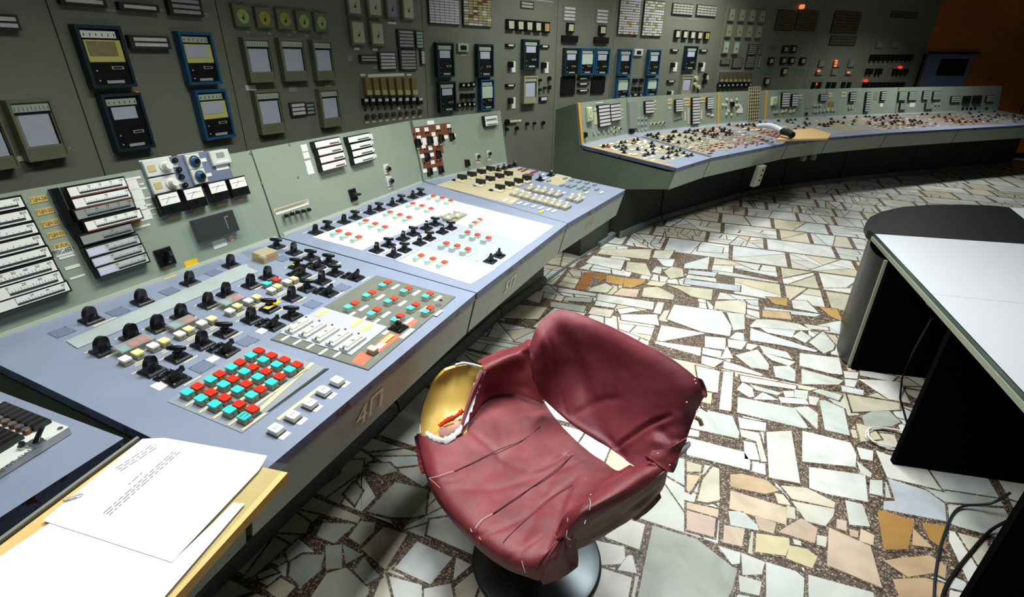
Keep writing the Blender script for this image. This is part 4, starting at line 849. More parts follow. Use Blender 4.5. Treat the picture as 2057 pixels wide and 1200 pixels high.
mb = MB(); el = d.edge(.95)[0]; mb.prism([(.014, .05), (.04, .05), (el+.04, .95), (el+.014, .95)], 0, .002, orange); mb.build('yellow_stripe', d.root, d.DM)
scatter(far[0], [(.02, .8, .16, .9, .085, .085, sKB, 'rotary_switch', .42, 0), (.06, .8, .2, .9, .12, .085, sWL, 'label_plate', .4, 0), (.05, .8, .22, .9, .16, .13, sCR, 'cream_module', .45, 0)])
link('red_button', sRD, far[0].root, far[0].DM @ T((.06, .80, 0)))
scatter(far[1], [(.15, 1.6, .55, .95, .07, .075, sKB, 'rotary_switch', .35, 0), (.15, 1.9, .2, .6, .10, .05, sGY, 'grey_module', .55, 0), (.15, 1.9, .1, .35, .12, .055, sRB, 'red_brown_module', .5, 0), (.2, 1.8, .25, .9, .13, .12, sWL, 'label_plate', .4, 0)])
scatter(far[2], [(.05, 1.2, .45, .95, .085, .08, sKB, 'rotary_switch', .35, 0), (.1, 1.2, .12, .6, .11, .055, sRB, 'red_brown_module', .45, 0), (.1, 1.2, .3, .9, .12, .1, sCR, 'cream_module', .35, 0)])
scatter(far[3], [(.05, 1.3, .5, .95, .085, .085, sKB, 'rotary_switch', .4, 0), (.05, 1.3, .5, .9, .13, .11, sWL, 'label_plate', .4, 0)])
scatter(far[4], [(.05, 1.6, .3, .95, .09, .085, sKB, 'rotary_switch', .3, 0), (.05, 1.7, .2, .8, .12, .07, sRB, 'red_brown_module', .35, 0), (.05, 1.7, .2, .9, .13, .09, sGY, 'grey_module', .3, 0), (.05, 1.7, .2, .9, .16, .12, sWL, 'label_plate', .35, 0)])
scatter(far[5], [(.05, 2.4, .3, .95, .13, .10, sKB, 'rotary_switch', .28, 0), (.05, 2.2, .2, .7, .14, .09, sRB, 'red_brown_module', .4, 0), (.05, 2.2, .3, .8, .16, .1, sWL, 'label_plate', .35, 0)])
# metal joint strip between the first two far sections
jl = far[1].edge(.93)[0]; mb = MB(); mb.prism([(.012, .03), (.06, .03), (jl+.07, .93), (jl+.022, .93)], 0, .006, steel); mb.build('joint_bar', far[1].root, far[1].DM)
# panels of the far console: (left px, top px, right px, bottom px) measured
def fpan(x):
    for k in range(len(FB)-1):
        if x < FB[k+1][0] or k == len(FB)-2: return far[k]
def frect(x0, y0, x1, y1, m, nm, h=.012, z=0.):
    d = fpan((x0+x1)/2); u0, v0 = d.pn(x0, y1); u1, v1 = d.pn(x1, y0)
    return MB().box(0, 0, 0, max(u1-u0, .006), max(v1-v0, .006), h, m).build(nm, d.root, d.PM @ T((u0, v0, z)))
def fgauge(x0, y0, x1, y1, n, m=None):
    d = fpan((x0+x1)/2); u0, v0 = d.pn(x0, y1); u1, v1 = d.pn(x1, y0); w = u1-u0; h = (v1-v0)/n
    o = MB().box(-.01, -.004, 0, w+.004, n*h+.004, .025, black).build('bar_gauge_stack', d.root, d.PM @ T((u0, v0, 0)))
    for k in range(n): MB().box(0, k*h+h*.12, .025, w, k*h+h*.82, .028, m or tile).build('scale_plate', o)
def c7(x, y): return (1080+x/4.114, 160+y/4.114)
def R7(x0, y0, x1, y1): return (*c7(x0, y0), *c7(x1, y1))
for a, n in [((500, 205, 575, 395), 6), ((595, 200, 665, 348), 5), ((880, 178, 945, 282), 4), ((1130, 165, 1190, 268), 5), ((1268, 148, 1325, 372), 9), ((1390, 148, 1440, 245), 5)]: fgauge(*R7(*a), n)
frect(*R7(752, 185, 812, 408), mat('grey_board_cover', '8a8a88', .6), 'cover_board', .02); frect(*R7(755, 410, 785, 445), blackm, 'black_box', .03)
def clockm(px, py, w=.05, h=.07):
    d = fpan(px); u, v = d.pn(px, py); o = MB().box(-w, -h, 0, w, h, .03, mat('clock_case_cream', 'bcbf9c', .5), bev=.012).build('oval_clock', d.root, d.PM @ T((u, v, 0))); MB().cyl((0, 0), w*.82, .03, .033, mat('clock_face_green', 'b7c295', .5), 20).box(-.002, 0, .033, .002, .03, .034, dark_ink).build('clock_face', o)
clockm(*c7(418, 290)); clockm(*c7(1948, 180), .055, .06)
for x0, y0, x1, y1 in [(465, 230, 485, 260), (470, 265, 487, 375), (480, 185, 540, 200), (665, 205, 680, 240), (670, 245, 705, 262), (672, 275, 705, 290), (675, 305, 705, 325), (950, 170, 978, 190), (950, 200, 978, 215), (955, 238, 982, 252), (1075, 155, 1105, 180), (1075, 185, 1105, 205), (1078, 225, 1105, 245), (1205, 150, 1250, 170), (1207, 180, 1250, 195), (1207, 200, 1250, 218), (1335, 148, 1380, 165), (1335, 175, 1380, 190), (1212, 260, 1225, 340), (1345, 250, 1360, 330), (1240, 235, 1252, 370)]: frect(*R7(x0, y0, x1, y1), label if x0 not in (480,) else PALE, 'label_plate', .003)
for x0, y0, x1, y1 in [(1190, 155, 1200, 215), (1250, 150, 1262, 220), (1105, 150, 1115, 200), (1378, 145, 1388, 190)]: frect(*R7(x0, y0, x1, y1), orange, 'yellow_mark', .002)
for px0, py0, px1, py1, m in [((322), 195, 338, 545, orange), (1470, 115, 1488, 375, orange), (1868, 100, 1884, 335, orange)]:
    a = c7(px0, py0); b = c7(px1, py1); d = fpan(a[0]+6); u0, v0 = d.pn(*c7((px0+px1)/2-3, py1)); frw = .032; MB().box(0, .0, 0, frw, d.ph, .0015, m).build('yellow_stripe', d.root, d.PM @ T((max(u0, .004), 0, 0)))
a = 1797; MB().box(.004, 0, 0, .026, far[5].ph, .0015, mat('dim_yellow', '8a7a35', .6)).build('yellow_stripe', far[5].root, far[5].PM)
d = fpan(1318); u, v = d.pn(*c7(985, 285)); text('ТГ-5', .06, orange, d.root, d.PM @ T((u, v, .001)), 'yellow_lettering')
for x, y in [(830, 318), (862, 318), (892, 318), (830, 368), (862, 366), (892, 362), (832, 420), (862, 415), (892, 408), (462, 440), (502, 435), (540, 430), (580, 425), (605, 410)]:
    d = fpan(c7(x, y)[0]); u, v = d.pn(*c7(x, y)); MB().box(-.014, -.016, 0, .014, .016, .01, mat('pale_grey_button', 'a5aeb0', .4)).build('push_button', d.root, d.PM @ T((u, v, 0)))
for x, y in [(632, 400), (675, 408), (632, 435), (940, 370), (970, 368), (1003, 362), (1037, 358)]:
    d = fpan(c7(x, y)[0]); u, v = d.pn(*c7(x, y)); MB().cyl((0, 0), .018, 0, .01, cream, 12).cyl((0, 0), .009, .01, .025, black, 10).build('round_knob', d.root, d.PM @ T((u, v, 0)))
d = fpan(1174); u, v = d.pn(*c7(388, 458)); link('drop_knob', TB, d.root, d.PM @ T((u, v, 0)))
for x, y in [(1160, 318), (1185, 312), (1135, 325), (1410, 285), (1440, 295)]:
    d = fpan(c7(x, y)[0]); u, v = d.pn(*c7(x, y)); MB().box(-.03, -.012, 0, .03, .012, .008, grey if y > 300 else whiteb).build('small_module', d.root, d.PM @ T((u, v, 0)))
for x, y in [(1562, 165), (1645, 165), (1530, 210), (1555, 210), (1600, 175), (1575, 260), (1600, 290), (1560, 285), (1640, 215), (1660, 210), (1650, 270)]:
    d = fpan(c7(x, y)[0]); u, v = d.pn(*c7(x, y)); MB().cyl((0, 0), .018, 0, .012, cream, 12).build('round_knob', d.root, d.PM @ T((u, v, 0)))
d = fpan(1470); u, v = d.pn(*c7(1600, 205)); MB().box(-.03, -.03, 0, .03, .03, .03, black).build('black_box', d.root, d.PM @ T((u, v, 0)))
u, v = d.pn(*c7(1675, 245)); MB().prism([(-.05, -.05), (.05, -.05), (.05, 0), (0, .06), (-.05, 0)], 0, .004, PALE).build('house_shaped_card', d.root, d.PM @ T((u, v, 0)))
# lattice board standing up above the panel
u0, v0 = d.pn(1500, 243); u1, v1 = d.pn(1525, 175); w = u1-u0; h = v1-v0; lb = MB(); latt = mat('lattice_cream', 'b9ae88', .6)
for k in range(6): lb.box(w*k/5-.005, 0, .012, w*k/5+.005, h, .02, latt)
for k in range(11): lb.box(-.005, h*k/10-.005, .012, w+.005, h*k/10+.005, .022, latt)
for k in range(14): lb.box(w*rf.random()-.008, h*(.1+.85*rf.random())-.01, .02, w*rf.random()*0+w*rf.random()*.0+w*.0+.0+w*((k % 5)/5)+.012, h*((k*7 % 11)/11)+.02, .0205, latt) if False else None
lb.build('lattice_board', d.root, d.PM @ T((u0, v0, 0)))
def c8(x, y): return (1500+x/3.693, 160+y/3.693)
def R8(a): return (*c8(a[0], a[1]), *c8(a[2], a[3]))
for a, n in [((250, 95, 310, 205), 6), ((325, 108, 375, 200), 5), ((535, 110, 590, 160), 3), ((755, 95, 805, 165), 4), ((865, 95, 915, 240), 8), ((985, 90, 1030, 155), 4), ((1115, 90, 1180, 155), 5), ((1190, 90, 1260, 155), 5), ((1295, 85, 1345, 150), 5), ((1370, 88, 1440, 150), 5), ((1505, 125, 1580, 170), 3), ((1765, 120, 1825, 165), 3), ((1125, 175, 1175, 225), 4), ((1315, 175, 1375, 220), 4)]: fgauge(*R8(a), n, mat('scale_teal_grey', '9fa8a4', .5) if a[0] > 500 else None)
for a in [(1592, 122, 1655, 178), (1665, 118, 1735, 178)]:
    d = fpan(c8(a[0], 0)[0]); o = frect(*R8(a), black, 'pointer_meter', .03)
for a, m in [((430, 95, 490, 215), mat('grey_board_cover', '8a8a88', .6)), ((1205, 165, 1250, 205), PALE), ((380, 110, 410, 125), label), ((380, 130, 410, 145), label), ((605, 95, 635, 110), label), ((605, 115, 635, 130), label), ((700, 90, 740, 105), label), ((700, 115, 740, 130), label), ((940, 90, 975, 150), mat('tilep2', '8a7f72', .6)), ((845, 170, 855, 240), tile), ((605, 165, 645, 200), mat('ochre_mark', '8c7424', .6)), ((240, 120, 248, 200), label), ((985, 175, 1010, 205), PALE)]: frect(*R8(a), m, 'label_plate', .004)
for x, y in [(205, 240), (225, 240), (262, 235), (285, 230), (320, 235), (345, 230), (500, 190), (520, 190), (545, 188), (500, 235), (520, 235), (545, 230), (570, 230), (600, 225), (630, 225), (650, 225), (440, 255), (760, 210), (780, 205), (1600, 215), (1630, 215), (1660, 215), (1690, 213), (1775, 215), (1400, 180), (1425, 180)]:
    d = fpan(c8(x, y)[0]); u, v = d.pn(*c8(x, y)); MB().box(-.02, -.02, 0, .02, .02, .015, (cream if x in (262, 285, 320, 345, 600) else (black if x in (440, 1775, 1600, 1630, 1660, 1690) else mat('pale_grey_button', 'a5aeb0', .4)))).build('push_button', d.root, d.PM @ T((u, v, 0)))
# things lying on the far desks
def on_far(px, py, z=.0): 
    d = fpan(px); q = uv(d.DW, px, py); return d.DW @ T((q[0], q[1], z))
P0 = [hz(*p, .86) for p in [(1558, 286), (1580, 266), (1632, 262), (1668, 274), (1662, 283)]]
M_ = T((P0[0].x, P0[0].y, .855)); mb = MB(); mb.prism([(p.x-P0[0].x, p.y-P0[0].y) for p in P0], 0, .02, mat('tan_board', 'b89a6a', .6)); tag(mb.build('writing_board', None, T((P0[0].x, P0[0].y, .868))), 'tan writing board lying on the far desk in front of the handset', 'board')
a, b = hz(1525, 254, .95), hz(1572, 264, .95); mb = MB(); mb.tube([a+(b-a)*t/8+Vector((0, 0, .03*sin(pi*t/8))) for t in range(9)], .032, mat('pale_handset', 'b9bec6', .4)); mb.tube([b, b+(b-a)*.25, b+(b-a)*.4-Vector((0, 0, .02))], .038, blackm); tag(mb.build('telephone_handset', None), 'pale grey and black telephone handset lying on the far desk', 'telephone')
# socket boxes under the far console
def c_box(px, py, w, h, lab, twist):
    P = hz(px, py, .40 if h > .2 else .44); P = P + (CAM-P).normalized()*.18; M = T(P) @ RZ(180/pi*math.atan2(far[1].M[1][0], far[1].M[0][0])) @ RX(90+twist)
    mb = MB(); mb.box(-w, -h, 0, w, h, .05, mat('socket_box_beige', 'a3a190', .5), bev=.006); o = mb.build('socket_box', None, M); tag(o, lab, 'socket', None)
    for k in range(3 if h > .1 else 1): MB().cyl((w*.2, h*(.6-.5*k)), .014, .05, .054, blackm, 12).build('socket_hole', o)
    return o
c_box(1519, 352, .07, .12, 'pale socket box with dark holes under the far console', 8)
c_box(1611, 315, .04, .05, 'left of the two small pale boxes under the far desk edge', 8); c_box(1632, 313, .03, .05, 'right of the two small pale boxes under the far desk edge', 8)
# low link cabinet and kerb between the near and the far console
K = [hz(*p, 0) for p in [(1165, 515), (1200, 497), (1262, 455), (1340, 420)]]; mb = MB()
K = K[:-1]; K[-1] = K[-2].lerp(K[-1], .3)
off = [Vector((p.x-.30, p.y+.22, 0)) for p in K]
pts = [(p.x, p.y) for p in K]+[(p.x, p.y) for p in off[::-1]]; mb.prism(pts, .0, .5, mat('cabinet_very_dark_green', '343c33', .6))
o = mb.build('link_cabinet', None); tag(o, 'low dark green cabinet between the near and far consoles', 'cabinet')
mb = MB(); kk = [hz(*p, 0) for p in [(1084, 576), (1150, 528), (1200, 497), (1262, 455), (1340, 420), (1420, 398)]]
for i_, (p, q) in enumerate(zip(kk, kk[1:])):
    n = Vector((q.y-p.y, p.x-q.x, 0)).normalized()*(.012 if i_ < 2 else .03); mb.prism([(p.x-n.x, p.y-n.y), (q.x-n.x, q.y-n.y), (q.x+n.x, q.y+n.y), (p.x+n.x, p.y+n.y)], 0, .012 if i_ < 2 else .05, plinthm)
struct(mb.build('trim_1', None))

# ---------------------------------------------------------------- pull-out board with papers, over the notch of desk 3
def dp(px, py, z=0.): q = uv(d4.DW @ T((0, 0, z)), px, py); return q
def board_sheet(name, pts, z, h, m, lab=None, cat=None, grp=None, parent=None, bump_=None, mtop=None):
    q = [dp(*p, z+h) for p in pts]; cx = sum(a[0] for a in q)/len(q); cy = sum(a[1] for a in q)/len(q)
    mb = MB(); mb.prism([(a[0]-cx, a[1]-cy) for a in q], 0, h, m, mtop)
    o = mb.build(name, None, d4.DW @ T((cx, cy, z)) if not parent else None)
    if parent: o.parent = parent; o.matrix_local = parent.matrix_world.inverted() @ d4.DW @ T((cx, cy, z))
    if lab: tag(o, lab, cat, grp)
    return o
ZB = .027
BPX = [(578, 950), (352, 1200), (150, 1420), (-400, 1400), (0, 1097), (284, 884)]
bp_ = [Vector((*dp(*p, ZB), 0)) for p in BPX]; fr = (bp_[1]-bp_[0]).normalized(); bk = bp_[5]; b0 = bp_[0]
rt_ = (bk-b0); xb = -fr; yb = Vector((-xb.y, xb.x, 0))
BM = d4.DW @ Matrix(((xb.x, yb.x, 0, b0.x), (xb.y, yb.y, 0, b0.y), (0, 0, 1, 0), (0, 0, 0, 1)))
bl_ = lambda v: ((v-b0).dot(xb), (v-b0).dot(yb)); kb = bl_(bk)
BT = thing('pull_out_board', BM, 'yellow wooden pull-out board under the papers, at the lower left corner', 'board')
dleft = Vector((*dp(0, 1097, ZB), 0)); kd = bl_(dleft); sl_ = (kd[1]-kb[1])/(kd[0]-kb[0])
mb = MB(); mb.prism([(0, 0), kb, (kb[0]-1.1, kb[1]-1.1*sl_), (-1.3, 0)], .0015, ZB, wood, woodl); mb.build('plank', BT)
mb = MB(); mb.prism([(kb[0], kb[1]+.004), (kb[0], kb[1]+.012), (kb[0]-1.1, kb[1]-1.1*sl_+.012), (kb[0]-1.1, kb[1]-1.1*sl_+.004)], .0015, ZB+.0075, mat('grey_rail', '7f837e', .5)); mb.build('rail', BT)
acq = [(288, 878), (578, 934), (556, 968), (330, 1215), (-120, 1215), (-10, 1100)]
ac = board_sheet('acrylic_sheet', [(302, 887), (576, 932), (372, 1160), (300, 1240), (-20, 1270), (22, 1116)], ZB+.001, .004, clear, 'clear acrylic sheet lying on the wooden board beneath the papers', 'sheet')
board_sheet('paper_sheet', [(0, 1118), (105, 1048), (345, 1130), (470, 1010), (492, 1012), (330, 1200), (318, 1250), (-60, 1270)], ZB+.0055, .001, whitep, 'large white printed sheet below the top sheet on the board', 'paper')
top = board_sheet('paper_sheet', [(286, 882), (330, 880), (537, 916), (520, 945), (345, 1130), (85, 1046)], ZB+.007, .001, whitep, 'top white sheet with a few lines of type, nearest the switches', 'paper')
inkl = mat('faint_ink', '77798a', .7)
def type_lines(o, px0, px1, n, step, parent_top=.0012, short=0.):
    MI = o.matrix_world.inverted() @ d4.DW
    a = Vector((*dp(*px0, ZB+.008), 0)); b = Vector((*dp(*px1, ZB+.008), 0)); d_ = (b-a); L = d_.length; d_.normalize(); nrm = Vector((d_.y, -d_.x, 0)); mb = MB(); z = o.matrix_world.translation
    base = (d4.DW.inverted() @ z)
    for k in range(n):
        p = a+nrm*step*k; e = rf.uniform(.75, 1)*L if k % 4 == 3 else L; x = 0
        while x < e:
            w = rf.uniform(.006, .02); q0 = p+d_*x; q1 = p+d_*min(x+w, e); s_ = nrm*.0012
            mb.poly([(v.x-base.x, v.y-base.y, .00135) for v in (q0-s_, q0+s_, q1+s_, q1-s_)], inkl); x += w+.004
    mb.build('printed_lines', o)
bpy.context.view_layer.update()
type_lines(top, (232, 942), (310, 892), 3, .008); type_lines(top, (258, 975), (288, 948), 1, .01); type_lines(top, (208, 1032), (352, 905), 3, .007)
MB().tube([Vector(p) for p in [(0, 0, .002), (.03, 0, .002), (.034, .004, .002), (.03, .008, .002), (.004, .008, .002), (.001, .005, .002), (.004, .002, .002), (.024, .002, .002)]], .0007, steel, 6)
a = dp(125, 1010, ZB+.01); mb = MB(); mb.tube([(0, 0, 0), (.03, 0, 0), (.034, .004, 0), (.03, .008, 0), (.004, .008, 0), (.001, .005, 0), (.004, .002, 0), (.024, .002, 0)], .0008, steel, 6); tag(mb.build('paper_clip', None, d4.DW @ T((a[0], a[1], ZB+.010)) @ RZ(-30)), 'small steel paper clip on the left edge of the top sheet', 'paper clip')

# ---------------------------------------------------------------- swivel chair
vinyl = mat('burgundy_vinyl', '87373e', .46, noise=.16, nscale=9, bump=.5, bscale=420, col2='722c33', wear=('a8606a', 16, .66))
vinyl2 = mat('burgundy_vinyl_back', '8e3e49', .48, noise=.16, nscale=7, bump=.5, bscale=420, col2='7b3240', wear=('b06c78', 12, .66))
vinyld = mat('worn_brown_vinyl', '7a5247', .5, noise=.3, nscale=14, bump=.3)
shellm = mat('yellowed_shell', 'd9b65e', .35, noise=.12, nscale=9, wear=('9c6a1e', 10, .68))
lining = mat('torn_white_lining', 'd9dade', .8); pinkf = mat('pink_foam', 'cf9a94', .8); redf = mat('red_felt', 'c8361a', .9)
thread = mat('white_thread', 'e8e2dc', .7)
def catm(P, t):
    n = len(P); x = t*(n-1); i = min(int(x), n-2); f = x-i
    p0, p1, p2, p3 = P[max(i-1, 0)], P[i], P[i+1], P[min(i+2, n-1)]
    return .5*((2*p1)+(p2-p0)*f+(2*p0-5*p1+4*p2-p3)*f*f+(3*p1-p0-3*p2+p3)*f*f*f)
CHAIR_C = Vector((.10, 1.28, 0))
chair = thing('swivel_chair', T(CHAIR_C), 'torn burgundy vinyl swivel tub chair on a round metal base', 'chair')
def patch(name, rows, m, nu=28, nv=22, thick=.012, wr=None, zoff=0., parent=None, seal=True):
    G = [[(hz(px, py, z)-CHAIR_C) for px, py, z in r] for r in rows]
    cols = [[catm(r, j/nu) for j in range(nu+1)] for r in G]
    P = [[catm([c[j] for c in cols], i/nv) for j in range(nu+1)] for i in range(nv+1)]
    # normals towards the eye
    eye = CAM-CHAIR_C; out = []
    for i in range(nv+1):
        row = []
        for j in range(nu+1):
            a = P[min(i+1, nv)][j]-P[max(i-1, 0)][j]; b = P[i][min(j+1, nu)]-P[i][max(j-1, 0)]; n = a.cross(b)
            n = n.normalized() if n.length > 1e-9 else Vector((0, 0, 1))
            if n.dot(eye-P[i][j]) < 0: n = -n
            d_ = wr(j/nu, i/nv)*.75 if wr else 0.
            d_ += .0022*mnoise.noise(P[i][j]*11)+.0012*mnoise.noise(P[i][j]*27)
            row.append((P[i][j]+n*d_, n))
        out.append(row)
    mb = MB(); F = [[q[0] for q in r] for r in out]; Bk = [[q[0]-q[1]*thick for q in r] for r in out]
    t0 = (F[1][0]-F[0][0]).cross(F[0][1]-F[0][0]); flip = t0.dot(out[0][0][1]) > 0
    A_, B_ = (F, Bk) if not flip else ([r[::-1] for r in F], [r[::-1] for r in Bk])
    mb.grid(A_, m); mb.grid([r[::-1] for r in B_], m)
    ring = lambda g: [g[0][k] for k in range(nu+1)]+[g[i][nu] for i in range(1, nv+1)]+[g[nv][k] for k in range(nu-1, -1, -1)]+[g[i][0] for i in range(nv-1, 0, -1)]
    ra, rb = ring(A_), ring(B_); n_ = len(ra)
    mb.faces(ra+rb, [[i, i+n_, (i+1) % n_+n_, (i+1) % n_] for i in range(n_)], m)
    o = mb.build(name, parent or chair)
    return o
def fold(c0, c1, w, h):      # a crease line in (u,v) from c0 to c1
    ax, ay = c0; bx, by = c1; L2 = (bx-ax)**2+(by-ay)**2
    def f(u, v):
        t = max(0, min(1, ((u-ax)*(bx-ax)+(v-ay)*(by-ay))/L2)); dx_, dy_ = u-ax-t*(bx-ax), v-ay-t*(by-ay)
        r = math.hypot(dx_, dy_)/w; e = min(1, 4*min(t, 1-t)+.25); return h*e*math.exp(-r*r)
    return f
def folds(*fs): return lambda u, v: sum(f(u, v) for f in fs)
seat_rows = [
 [(842, 888, .36), (850, 938, .36), (870, 993, .36), (904, 1043, .36), (950, 1093, .36), (1003, 1137, .36), (1064, 1163, .36), (1088, 1168, .36)],
 [(838, 872, .40), (851, 930, .405), (874, 984, .405), (910, 1034, .405), (958, 1082, .405), (1012, 1122, .405), (1070, 1146, .40), (1100, 1135, .40)],
 [(856, 878, .43), (880, 930, .428), (905, 975, .428), (940, 1020, .428), (985, 1063, .428), (1036, 1098, .428), (1090, 1112, .43), (1125, 1085, .44)],
 [(905, 878, .44), (935, 915, .425), (965, 955, .42), (1000, 995, .42), (1040, 1030, .42), (1085, 1058, .425), (1125, 1066, .43), (1148, 1045, .45)],
 [(936, 838, .435), (980, 882, .42), (1013, 922, .41), (1050, 955, .41), (1090, 985, .41), (1130, 1005, .415), (1160, 1012, .43), (1175, 1005, .45)],
 [(968, 800, .435), (1022, 842, .42), (1062, 885, .41), (1102, 915, .41), (1142, 940, .41), (1175, 960, .415), (1200, 975, .43), (1212, 972, .45)],
 [(1015, 768, .435), (1068, 772, .42), (1106, 828, .415), (1143, 872, .415), (1180, 905, .415), (1212, 927, .42), (1236, 945, .43), (1250, 945, .45)]]
sw_ = folds(fold((.55, .10), (.62, .55), .010, -.006), fold((.62, .55), (.66, .80), .012, -.005), fold((.22, .12), (.27, .40), .010, -.004), fold((.72, .10), (.78, .50), .014, -.003), fold((.05, .62), (.45, .70), .016, -.006), fold((.45, .70), (.5, .92), .016, -.006), fold((.88, .15), (.98, .45), .02, -.006), fold((.02, .9), (.55, .38), .035, -.005), fold((.12, .98), (.6, .55), .05, .006), fold((.45, .95), (.75, .3), .03, -.005), fold((.25, .9), (.35, .2), .04, -.004), fold((.55, 1), (.8, .6), .035, .004), fold((.62, .9), (.92, .25), .03, -.005), fold((.05, .35), (.3, .25), .05, .004), fold((.85, .1), (.75, .5), .04, .005), fold((.3, .35), (.62, .95), .02, -.003))
patch('seat_cover', seat_rows, vinyl, 90, 80, .012, sw_)
# inner left arm and the overlapped outside
armL = [
 [(928, 872, .445), (955, 830, .445), (985, 798, .445), (1030, 792, .445), (1062, 800, .445), (1090, 812, .445)],
 [(935, 838, .49), (962, 800, .49), (988, 778, .49), (1040, 772, .49), (1068, 778, .49), (1090, 790, .49)],
 [(952, 785, .55), (972, 765, .55), (1000, 752, .55), (1045, 742, .55), (1070, 748, .55), (1090, 760, .55)],
 [(970, 748, .60), (985, 740, .60), (1010, 730, .60), (1048, 716, .61), (1072, 712, .62), (1092, 722, .63)],
 [(968, 733, .61), (980, 727, .61), (1005, 718, .615), (1045, 702, .63), (1072, 694, .65), (1092, 700, .66)],
 [(960, 731, .58), (975, 723, .58), (1000, 712, .58), (1040, 698, .59), (1066, 690, .61), (1085, 694, .62)],
 [(958, 750, .50), (970, 745, .50), (998, 735, .50), (1038, 720, .50), (1062, 712, .52), (1080, 712, .54)]]
patch('arm_cover_left', armL, vinyl, 36, 30, .01, folds(fold((.55, .9), (.95, .35), .05, .012), fold((.45, .8), (.8, .3), .035, -.008), fold((.65, .95), (.99, .5), .03, -.008), fold((0, .18), (.9, .12), .05, -.006)))
# bare shell where the vinyl is torn away
shell = [
 [(843, 874, .40), (868, 882, .41), (895, 890, .42), (922, 880, .43), (938, 868, .435)],
 [(846, 835, .45), (872, 832, .45), (898, 832, .455), (925, 826, .46), (945, 815, .465)],
 [(855, 802, .50), (880, 793, .505), (905, 790, .51), (932, 785, .515), (952, 778, .52)],
 [(872, 768, .555), (895, 760, .56), (918, 756, .565), (940, 752, .57), (962, 755, .57)],
 [(895, 745, .60), (915, 738, .605), (935, 734, .61), (952, 733, .61), (968, 738, .61)]]
patch('exposed_shell', shell, shellm, 20, 20, .012)
def strip3(name, pts, w, m, zj=.004):
    P = [hz(*p)-CHAIR_C+Vector((0, -.004, .006)) for p in pts]; mb = MB(); rows = []
    for i, p in enumerate(P):
        t = (P[min(i+1, len(P)-1)]-P[max(i-1, 0)]).normalized(); s_ = t.cross((CAM-CHAIR_C-p).normalized()); ww = w*(.6+.8*rf.random())
        n_ = s_.cross(t); rows.append([p-s_*ww*.5, p+n_*zj, p+s_*ww*.5])
    n = len(rows); top = [[r[0], r[1], r[2]] for r in rows]; mb.grid(top, m); mb.grid([[q+Vector((0, 0, -.003)) for q in r[::-1]] for r in rows], m)
    return mb.build(name, chair)
import itertools
def sub(pts, k=5): 
    V = [Vector(p) for p in pts]; n = (len(V)-1)*k; return [tuple(catm(V, i/n)) for i in range(n+1)]
strip3('torn_lining', sub([(856, 871, .435), (875, 882, .437), (895, 886, .44), (915, 874, .445), (930, 855, .46), (940, 830, .48), (950, 805, .505), (958, 775, .54), (970, 745, .60)]), .022, lining)
strip3('torn_lining', sub([(915, 735, .61), (932, 731, .615), (950, 734, .615), (965, 738, .615)]), .008, lining)
strip3('torn_lining', sub([(843, 832, .44), (844, 852, .42), (845, 872, .41)]), .004, lining)
strip3('pink_foam', sub([(882, 872, .437), (898, 868, .445), (915, 860, .452), (922, 848, .46)]), .026, pinkf, .002)
strip3('red_felt', sub([(882, 857, .445), (898, 846, .455), (915, 838, .465), (930, 826, .475)]), .016, redf, .006)
# backrest
back = [
 [(1062, 700, .71), (1076, 662, .775), (1094, 638, .81), (1131, 622, .84), (1200, 645, .84), (1280, 685, .84), (1352, 724, .835), (1400, 762, .80), (1413, 800, .745)],
 [(1066, 722, .68), (1085, 690, .74), (1106, 665, .775), (1142, 655, .80), (1206, 676, .80), (1276, 713, .80), (1338, 750, .795), (1384, 790, .76), (1402, 822, .70)],
 [(1072, 748, .63), (1096, 725, .67), (1122, 710, .69), (1158, 708, .70), (1210, 730, .70), (1268, 765, .70), (1320, 803, .695), (1362, 838, .67), (1388, 857, .64)],
 [(1078, 775, .57), (1106, 760, .59), (1134, 755, .60), (1168, 762, .60), (1212, 788, .60), (1258, 822, .60), (1302, 855, .60), (1344, 880, .60), (1374, 893, .60)],
 [(1085, 795, .51), (1115, 800, .51), (1142, 812, .51), (1175, 828, .51), (1212, 850, .51), (1250, 880, .515), (1290, 905, .53), (1330, 918, .56), (1362, 915, .575)],
 [(1096, 806, .48), (1124, 832, .465), (1152, 856, .46), (1186, 878, .46), (1220, 898, .46), (1248, 918, .475), (1272, 934, .49), (1312, 938, .53), (1345, 938, .555)]]
bw = folds(fold((.56, .97), (.84, .42), .012, -.024), fold((.58, .96), (.86, .41), .03, .010), fold((.66, .9), (.95, .45), .05, .010), fold((.28, .88), (.6, .55), .02, -.010), fold((.22, .12), (.30, .75), .05, .009), fold((.30, .15), (.40, .8), .05, -.008), fold((.40, .2), (.48, .7), .045, .008), fold((.12, .2), (.2, .9), .03, -.008), fold((.17, .15), (.16, .8), .025, .008),
           fold((.1, .95), (.6, .95), .04, .008), fold((.86, .35), (.99, .55), .05, .010), fold((.8, .55), (.97, .72), .04, -.010), fold((.78, .7), (.99, .62), .05, .012), fold((.5, .9), (.68, .98), .06, -.012))
patch('back_cover', back, vinyl2, 130, 90, .03, bw)
